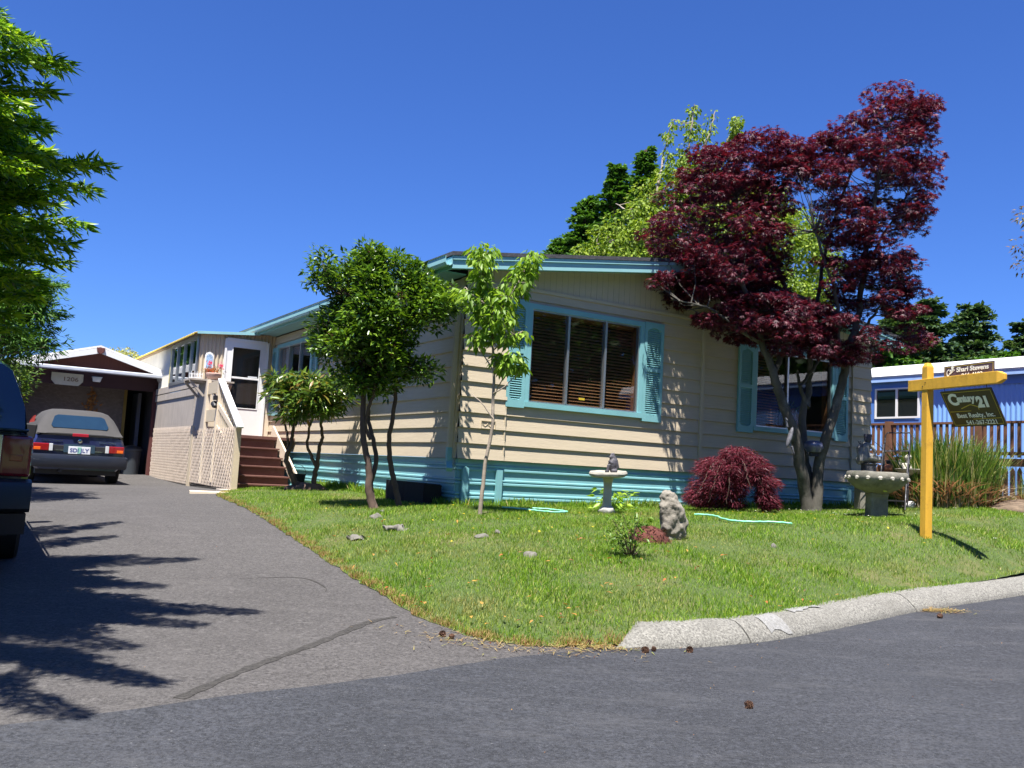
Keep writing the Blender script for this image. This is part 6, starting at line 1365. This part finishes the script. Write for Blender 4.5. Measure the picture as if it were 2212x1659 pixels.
mb.build('twigs', BARKB, t, 60); rg = np.random.default_rng(4); P_, D_, Up_ = cluster_leaves(cs, 14, .05, rg, .9, .1); leaves('leaves', 'oval', P_, D_, Up_, rg.uniform(.035,.058,len(P_)), leafmat('bush_leaf',[(.06,.13,.02),(.15,.27,.03)],.3,.4), t)
# leafy plant behind the birdbath
hp_ = onlawn(1322, 1104, 12.15, -.01)
t = thing('hosta_plant', hp_, 0, 'bright lime green broad leaved plant behind the small birdbath', 'plant')
rg = np.random.default_rng(6); n = 90; a = rg.uniform(0,6.28,n); r_ = rg.uniform(.02,.22,n); P_ = np.stack([r_*np.cos(a)*1.2, r_*np.sin(a)*.5, rg.uniform(.02,.30,n)],1); D_ = np.stack([np.cos(a),np.sin(a)*.6,rg.uniform(-.6,.4,n)],1); U_ = rg.normal(0,.4,(n,3)); U_[:,2]+=1
leaves('leaves', 'oval', P_, D_, U_, rg.uniform(.07,.13,n), leafmat('lime_leaf',[(.20,.36,.03),(.36,.50,.06)],.4,.4), t); mb = MB()
for i in range(0,90,3): mb.tube([(0,0,0),tuple(P_[i]*[.6,.6,.8]),tuple(P_[i])], .004, 4)
mb.build('stalks', mat('green_stalk',(.15,.25,.05),.6), t)
# hose lengths
def hose(pts, label):
    b = onlawn(*pts[0], 0); P = [Vector(onlawn(x,y,d,.035)) for x,y,d in pts]; t = None
    mb = MB(Matrix.Translation(-Vector(b))); limb(mb, P, .011, .011, 8, .006, 8); o = mb.build('garden_hose', HOSE, None, 60); o.location = b; tag(o, label, 'hose', 'lengths of green garden hose'); return o
hose([(1085,1102,11.2),(1120,1104,11.1),(1150,1110,10.95),(1190,1115,10.8),(1219,1113,10.9),(1222,1106,11.0),(1190,1103,11.25),(1150,1106,11.3)], 'coiled light green hose lying near the young tree')
ho = hose([(1500,1118,11.2),(1530,1117,11.1),(1550,1120,10.9),(1558,1128,10.7),(1580,1134,10.5),(1620,1138,10.4),(1665,1139,10.4),(1710,1142,10.3)], 'single light green hose length right of the standing stone')
# big fountain bowl
fo = onlawn(1893, 1118, 12.5, -.02)
t = thing('fountain_bowl', fo, 0, 'large mossy stone bowl with knobbed rim on a square pedestal', 'birdbath')
MB().rings([[(x*k,y*k,z) for x,y in ((-.12,-.12),(.12,-.12),(.12,.12),(-.12,.12))] for k,z in ((1.1,0),(1.0,.04),(.95,.3),(1.05,.36))]).build('pedestal', CONCD, t, bevel=.02)
rough(MB().lathe([(.10,.34),(.18,.37),(.30,.43),(.37,.50),(.395,.555),(.40,.60),(.385,.635),(.35,.64),(.32,.60),(.2,.5),(.01,.47)],48).build('bowl', CONCD, t, 40), .006, 8)
for k in range(16):
    a = 2*math.pi*(k+.3)/16; x, y = .395*math.cos(a), .395*math.sin(a)
    mb = MB(); mb.ell((x*.985,y*.985,.555),(.032,.032,.028),10,7); mb.ell((x*1.02,y*1.02,.538),(.022,.022,.012),8,6); mb.build('knob', CONC, t, 60)
MB().rings([[(-.03,-.30,.375),(.015,-.31,.378),(.012,-.30,.392),(-.02,-.295,.396)],[(-.028,-.28,.385),(.015,-.28,.388),(.012,-.28,.395),(-.02,-.28,.40)]]).build('fallen_petal', mat('yellow_petal_flat',(.8,.7,.03),.5), t)
# planter with pebbles, statue, pots on a stand behind it
ps = onlawn(1875, 1082, 13.6, 0)
t = thing('stone_planter', ps, .1, 'grey rectangular block filled with white pebbles behind the big bowl', 'planter')
zp = at(1870, 1037, 13.6).z-ps[2]
MB().box(-.22,.22,-.14,.14,zp-.09,zp).build('tray', CONCL, t, bevel=.012); MB().box(-.17,.17,-.10,.10,0,zp-.09).build('stand', CONCD, t, bevel=.01)
pb = thing('white_pebble', (ps[0]-.14,ps[1]-.08,ps[2]+zp), 0, 'leftmost white pebble of the heap on the grey block', 'pebble', 'white pebbles on the planter'); rough(MB().ell((0,0,.03),(.04,.035,.03),10,7).build('stone', mat('white_pebble',(.6,.6,.6),.7,var=.25,scale=20), pb, 70), .01, 20)
for k in range(11):
    c = copy_tree(pb); c.location = (ps[0]-.12+.030*k, ps[1]-.10+rnd.uniform(0,.16), ps[2]+zp-.002); c.rotation_euler = (rnd.random(),rnd.random(),rnd.random()*6); k_ = rnd.uniform(.7,1.35); c.scale = (k_,k_,k_)
    c['label'] = 'white pebble, '+['second','third','fourth','fifth','sixth','seventh','eighth','ninth','tenth','eleventh','last'][k]+' from the left in the heap on the grey block'
sg0 = (ps[0]+.02, ps[1]+.05, ps[2]+zp)
t = thing('pedestal', sg0, .1, 'dark narrow plinth carrying the reclining statue', 'plinth')
hS = at(1870, 1008, 13.7).z-sg0[2]+.05; MB().rings([[(x*k,y*k,z) for x,y in ((-.10,-.09),(.10,-.09),(.10,.09),(-.10,.09))] for k,z in ((1.05,0),(.9,.03),(.85,hS-.03),(1.05,hS))]).build('block', mat('dark_slate',(.07,.07,.08),.8,var=.3), t, bevel=.01)
s0 = (sg0[0], sg0[1], sg0[2]+hS)
t = thing('seated_statue', s0, 0, 'grey stone statue of a seated robed figure with a dark pot for a head', 'statue')
mb = MB(); mb.ell((-.06,0,.07),(.11,.08,.07)); cyl(mb,(-.07,0,.08),(-.045,0,.27),.085,.06); mb.ell((-.03,0,.27),(.075,.06,.05)); cyl(mb,(-.04,-.03,.09),(.17,-.04,.06),.06,.045); cyl(mb,(-.04,.04,.08),(.13,.03,.04),.06,.05); cyl(mb,(.17,-.04,.06),(.22,-.05,-.01),.035,.02)
cyl(mb,(.03,-.05,.26),(.07,-.07,.15),.03,.025); cyl(mb,(.07,-.07,.15),(-.0,-.08,.11),.024,.02); cyl(mb,(-.09,-.03,.26),(-.15,-.05,.14),.03,.026); cyl(mb,(-.15,-.05,.14),(-.13,-.05,.02),.04,.045); mb.ell((-.13,.02,.2),(.05,.05,.09)); mb.ell((-.14,0,.05),(.05,.06,.08))
rough(sculpt('body', mb, STATL, t, .012), .012, 18)
MB().lathe([(.030,.28),(.045,.31),(.055,.37),(.052,.385),(.058,.39),(.058,.43),(.045,.43),(.04,.40)],18,(-.02,0,0)).build('head_pot', mat('dark_glazed_pot',(.05,.05,.075),.4), t, 40)
rg = np.random.default_rng(2); n = 60; leaves('hair', 'lance', np.array([-.12,-.02,.24])+rg.normal(0,.04,(n,3)), rdir(rg,n), rdir(rg,n), .05, leafmat('dark_wire',[(.02,.02,.03),(.1,.1,.11)],0,.6), t)
tp_ = at(1912, 1012, 13.9); t = thing('terracotta_pot', (tp_.x,tp_.y,tp_.z), 0, 'terracotta pot lying on its side beneath the seated statue', 'pot')
MB(Matrix.Rotation(R(90),4,'Y')).lathe([(.05,-.09),(.065,.05),(.075,.05),(.078,.085),(.06,.085)],18).build('pot', TERRA, t, 40)
MB().box(-.10,.16,-.06,.06,-.10,-.075).build('ledge', CONCD, t)
tb_ = at(1932, 1008, 14.0); t = thing('grey_tub', (tb_.x,tb_.y,tb_.z-.12), 0, 'dark grey tub with a pale rim beside the terracotta pot', 'pot')
MB().rings([[(x*k,y*k,z) for x,y in ((-.10,-.07),(.10,-.07),(.10,.07),(-.10,.07))] for k,z in ((.8,0),(.95,.17),(1.0,.17),(1.0,.2))]).build('tub', mat('slate_tub',(.10,.11,.13),.6), t, bevel=.008); MB().box(-.11,.11,-.08,.08,.20,.212).build('rim', CONCL, t)
for i in range(2):
    pass
# metal rack (old ladder shelf)
rb_ = onlawn(1915, 1098, 13.0, 0); q = lambda x, y, d: wpt(x, y, d, rb_)
t = thing('metal_rack', rb_, 0, 'rusty black tubular metal rack leaning between the bowl and the yellow post', 'rack')
fr = [[q(1903,1092,13.3),q(1906,1035,13.3),q(1913,940,13.3),q(1917,935,13.3),q(1965,935,13.2),q(1968,942,13.2),q(1963,1000,13.1),q(1960,1095,13.0)],[q(1897,1092,12.9),q(1902,1030,13.0),q(1909,960,13.2)],[q(1955,1102,12.7),q(1958,1040,12.9),q(1964,960,13.2)]]
for i, P in enumerate(fr): mb = MB(); mb.tube(P, .010, 8); mb.build('tube_leg' if i else 'tube_frame', BLACKM, t, 60)
for (a,b_) in (((1910,974,13.2),(1964,974,13.1)),((1905,1030,13.1),(1962,1032,13.0)),((1900,1080,13.0),(1958,1083,12.9))): mb = MB(); mb.bar(q(*a), q(*b_), .05, .018); mb.build('rung', BLACKM, t)
# second birdbath with cherub
b2 = onlawn(1968, 1092, 13.6, -.02); H2 = at(1968, 1014, 13.6).z-b2[2]
t = thing('birdbath', b2, 0, 'dark birdbath half hidden behind the yellow sign post', 'birdbath')
MB().lathe([(.15,0),(.16,.03),(.12,.06),(.07,.10),(.06,H2*.5),(.07,H2-.14),(.10,H2-.10)],24).build('pedestal', CONCD, t, 40)
MB().lathe([(.08,H2-.11),(.16,H2-.07),(.23,H2-.02),(.245,H2),(.23,H2+.005),(.18,H2-.03),(.01,H2-.05)],32).build('bowl', CONC, t, 40)
rough(MB().ell((-.05,-.12,.06),(.09,.07,.06),12,8).build('white_stone', mat('white_stone',(.6,.6,.58),.8), t, 70), .02, 12)
t = thing('cherub_statue', (b2[0]-.055,b2[1],b2[2]+H2-.045), 0, 'small pale cherub bust with folded arms sitting on the half hidden birdbath', 'statue')
mb = MB(); mb.ell((0,0,.07),(.085,.06,.08)); mb.ell((0,-.01,.215),(.055,.05,.055)); mb.ell((0,-.055,.205),(.015,.012,.012)); cyl(mb,(0,0,.13),(0,0,.17),.035,.03); cyl(mb,(-.08,0,.12),(-.075,-.06,.04),.03,.025); cyl(mb,(.08,0,.12),(.075,-.06,.04),.03,.025); cyl(mb,(-.075,-.06,.04),(.02,-.085,.07),.024,.02); cyl(mb,(.075,-.06,.04),(-.01,-.085,.06),.024,.02); mb.ell((-.10,.04,.12),(.03,.02,.07)); mb.ell((.10,.04,.12),(.03,.02,.07)); mb.ell((0,0,.015),(.11,.08,.03))
sculpt('body', mb, mat('pale_stone',(.45,.42,.37),.9,var=.3,scale=14,bmp=.4), t, .010)
# things hanging in the maple
hb_ = at(1706, 945, 13.1); t = thing('heron_ornament', tuple(hb_), 0, 'white and grey wooden bird ornament hanging on the left maple stem', 'ornament')
mb = MB(); mb.ell((0,0,0),(.035,.05,.16),12,9,Matrix.Rotation(R(14),3,'Y')); cyl(mb,(-.035,0,.14),(-.065,-.01,.26),.022,.012); mb.ell((-.066,-.01,.265),(.022,.018,.018)); cyl(mb,(-.06,-.02,.262),(-.02,-.05,.22),.008,.003); cyl(mb,(.03,0,-.12),(.075,0,-.25),.02,.008)
sculpt('body', mb, mat('painted_bird',(.13,.13,.15),.6,var=.8,scale=9), t, .009)
hb_ = at(1758, 962, 13.55); t = thing('hanging_pot', tuple(hb_), 0, 'blue grey rounded pot wedged between the maple stems', 'pot')
MB().lathe([(.05,-.11),(.10,-.10),(.145,-.03),(.14,.02),(.11,.055),(.05,.07)],24).build('pot', mat('blue_grey_glaze',(.10,.11,.17),.3,coat=.6), t, 40); MB().box(-.06,.06,-.05,.05,-.16,-.108).build('bracket', BLACKM, t)
# dark planter box against the side skirting
t = thing('wooden_planter_box', tuple(uw(-.24, .85, gz(*uw(-.24,.85).xy)-.08)), HROT, 'black weathered timber box against the teal skirting behind the tall shrub', 'planter')
for (a,b_) in ((-.60,.02),(.02,.62)): MB().box(-.08,-.04,a,b_-.01,0,.36).build('board', mat('black_timber',(.018,.014,.012),.9,var=.4,bmp=.5), t)
MB().box(-.04,.18,-.60,-.56,0,.34).build('end_board', mat('black_timber_end',(.02,.016,.013),.9), t); MB().box(-.04,.18,.58,.62,0,.34).build('end_board', mat('black_timber_end2',(.02,.016,.013),.9), t)
MB().box(-.04,.18,-.56,.58,0,.35).build('soil', mat('dark_soil',(.05,.04,.03),.95,var=.4,scale=20,bmp=1), t)
# bucket by the shrub
bk = at(690, 1040, 15.0); t = thing('bucket', (bk.x-.35,bk.y,gz(bk.x,bk.y)), 0, 'small black bucket with a raised wire handle beside the rhododendron stems', 'bucket')
MB().lathe([(.09,0),(.12,.2),(.125,.2),(.125,.215)],20).build('body', BLACKP, t, 40); MB().tube([(.125*math.cos(a),0,.2+.16*math.sin(a)) for a in [math.pi*k/12 for k in range(13)]], .004, 5).build('handle', BLACKM, t)
# stones in the lawn
SP = [(812,1122,10.4,.07,.05,'small white stone below the tall shrub'),(855,1160,9.6,.14,.03,'flat grey stepping stone below the tall shrub'),(770,1187,9.2,.11,.02,'sunken flat stone near the driveway edge'),(1040,1190,9.0,.07,.03,'pale rough stone in the middle of the lawn, left of the bush'),(1076,1178,9.2,.05,.02,'small half buried stone just right of the pale rough one'),(1145,1232,8.1,.07,.035,'whitish flat stone nearest the kerb'),(1672,1170,9.3,.035,.02,'little grey chip right of the standing stone'),(825,1110,10.8,.035,.03,'tiny white stone at the foot of the shrub')]
ST1 = mat('lawn_stone',(.15,.142,.125),.9,var=.3,scale=16,bmp=.6)
for i,(x,y,d,r_,h,l) in enumerate(SP):
    p = onlawn(x,y,d,0); o = MB().ell((0,0,h*.1),(r_,r_*.6,h*.8+.018),18,11).build('stone', ST1, None, 60); o.location = p; rough(o, r_*.45, 14, i*3.7); tag(o, l, 'stone', 'stones lying in the lawn')
# pine cones
CP = [(1272,1396,'pine cone at the left end of the kerb'),(1394,1410,'dark pine cone in the gutter, leftmost under the kerb'),(1412,1407,'small broken pine cone touching the leftmost gutter cone'),(1490,1409,'reddish pine cone under the kerb end block'),(1618,1530,'lone pine cone out on the dark road'),(2030,1336,'pine cone lying by the kerb joint on the right'),(955,1375,'dark pine cone on the dry grass edge of the driveway'),(975,1380,'smaller pine cone right of the dark one on the driveway edge')]
def cone_mesh():
    mb = MB(); mb.ell((0,0,0),(.012,.012,.022),10,8)
    for k in range(46):
        z = -.02+.04*k/45; a = k*2.4; r_ = .019*math.sqrt(max(.05,1-(z/.026)**2)); mb.obox((r_*math.cos(a),r_*math.sin(a),z),(.006*math.cos(a),.006*math.sin(a),.003),(-.005*math.sin(a),.005*math.cos(a),0),(0,0,.0012))
    return mb
c0 = None
for i,(x,y,l) in enumerate(CP):
    z = .43
    for _ in range(5):
        v_ = ray(x,y); t_ = (z-1.5)/v_.z; p = CAMP+v_*t_; z = pz(p.x,p.y)
    if c0 is None: c0 = cone_mesh().build('pine_cone', CONE, None, 60); c = c0
    else: c = c0.copy(); COL.objects.link(c)
    c.location = (p.x,p.y,z+.016); c.rotation_euler = (R(80+rnd.uniform(-15,15)),0,rnd.uniform(0,6)); k_ = rnd.uniform(.8,1.1)*(.7 if i in (2,7) else 1); c.scale = (k_,)*3; tag(c, l, 'pine cone', 'pine cones on the asphalt')
# dry needles heap by the kerb joint, dry soil bank at the right
def litter(name, x, y, w_, n, m, label, seed):
    z = .5
    for _ in range(5): v_ = ray(x,y); p = CAMP+v_*((z-1.5)/v_.z); z = pz(p.x,p.y)
    rg = np.random.default_rng(seed); P_ = np.stack([p.x+rg.normal(0,w_,n), p.y+rg.normal(0,w_*.35,n), np.zeros(n)],1); P_[:,2] = HP(P_[:,0],P_[:,1])+.012; d = rdir(rg,n)*[1,1,.15]
    tag(leaves(name, 'needle', P_, d, np.tile([0,0,1.],(n,1)), rg.uniform(.03,.07,n), m, None, None, seed), label, 'debris', kind='stuff')
litter('pine_needles', 2025, 1320, .13, 500, DRYB, 'dry brown needles collected at the kerb joint', 61)
litter('pine_needles', 1255, 1394, .16, 700, DRYB, 'dry brown needles at the left end of the kerb', 62)
litter('pine_needles', 1120, 1392, .35, 500, DRYB, 'dry needles along the lower lawn edge', 63)
so_ = onlawn(2290, 1075, 13.4, -.03)
o = MB().ell((0,0,0),(1.25,.8,.22),36,14).build('soil_bank', SOIL, None, 80); o.location = so_; rough(o, .05, 3); tag(o, 'dry mulched earth bank at the right edge below the deck', kind='structure')
tb2 = at(2140, 1030, 15.4); t = thing('grey_tub', (tb2.x,tb2.y,tb2.z-.10), 0, 'pale grey tub standing under the deck at the right', 'tub')
MB().rings([[(x*k,y*k,z) for x,y in ((-.16,-.12),(.16,-.12),(.16,.12),(-.16,.12))] for k,z in ((.85,0),(1.0,.22),(1.06,.22),(1.06,.25))]).build('tub', mat('pale_tub',(.35,.36,.4),.5), t, bevel=.01)

# trees across the street behind the viewpoint (the house windows mirror them)
for i,(x,y,h,w_) in enumerate(((-13,-13,9,4),(-6,-15,11,4.5),(1,-14,8,4.5),(8,-15,10,5),(15,-12,9,4.5),(22,-8,9,4.5),(-19,-6,9,4.5),(20,-2,12,4.5),(26,3,13,5),(33,10,13,5),(-20,27,10,4),(-25,36,11,4))):
    rg = np.random.default_rng(200+i); t = thing('street_tree', (x,y,.6), 0, ['broad','tall','low','wide','dense','dark','leafy','shady tree on the right and another','big','highest','round','farthest'][i]+' tree outside the photo, mirrored in the windows', 'tree', 'trees across the street')
    mb = MB(); limb(mb, [(0,0,-.3),(.1,0,h*.5),(0,0,h*.9)], .25, .05, 7); mb.build('trunk', BARKB, t, 60)
    n = 9000; o = rdir(rg,n)*(rg.random((n,1))**.35)*[w_,w_,h*.48]*(1+.25*rg.normal(0,1,(n,1))*.5)+[0,0,h*.5]; leaves('crown', 'spray', o, rdir(rg,n), rdir(rg,n), rg.uniform(.3,.6,n), L_CONB, t, None, i)
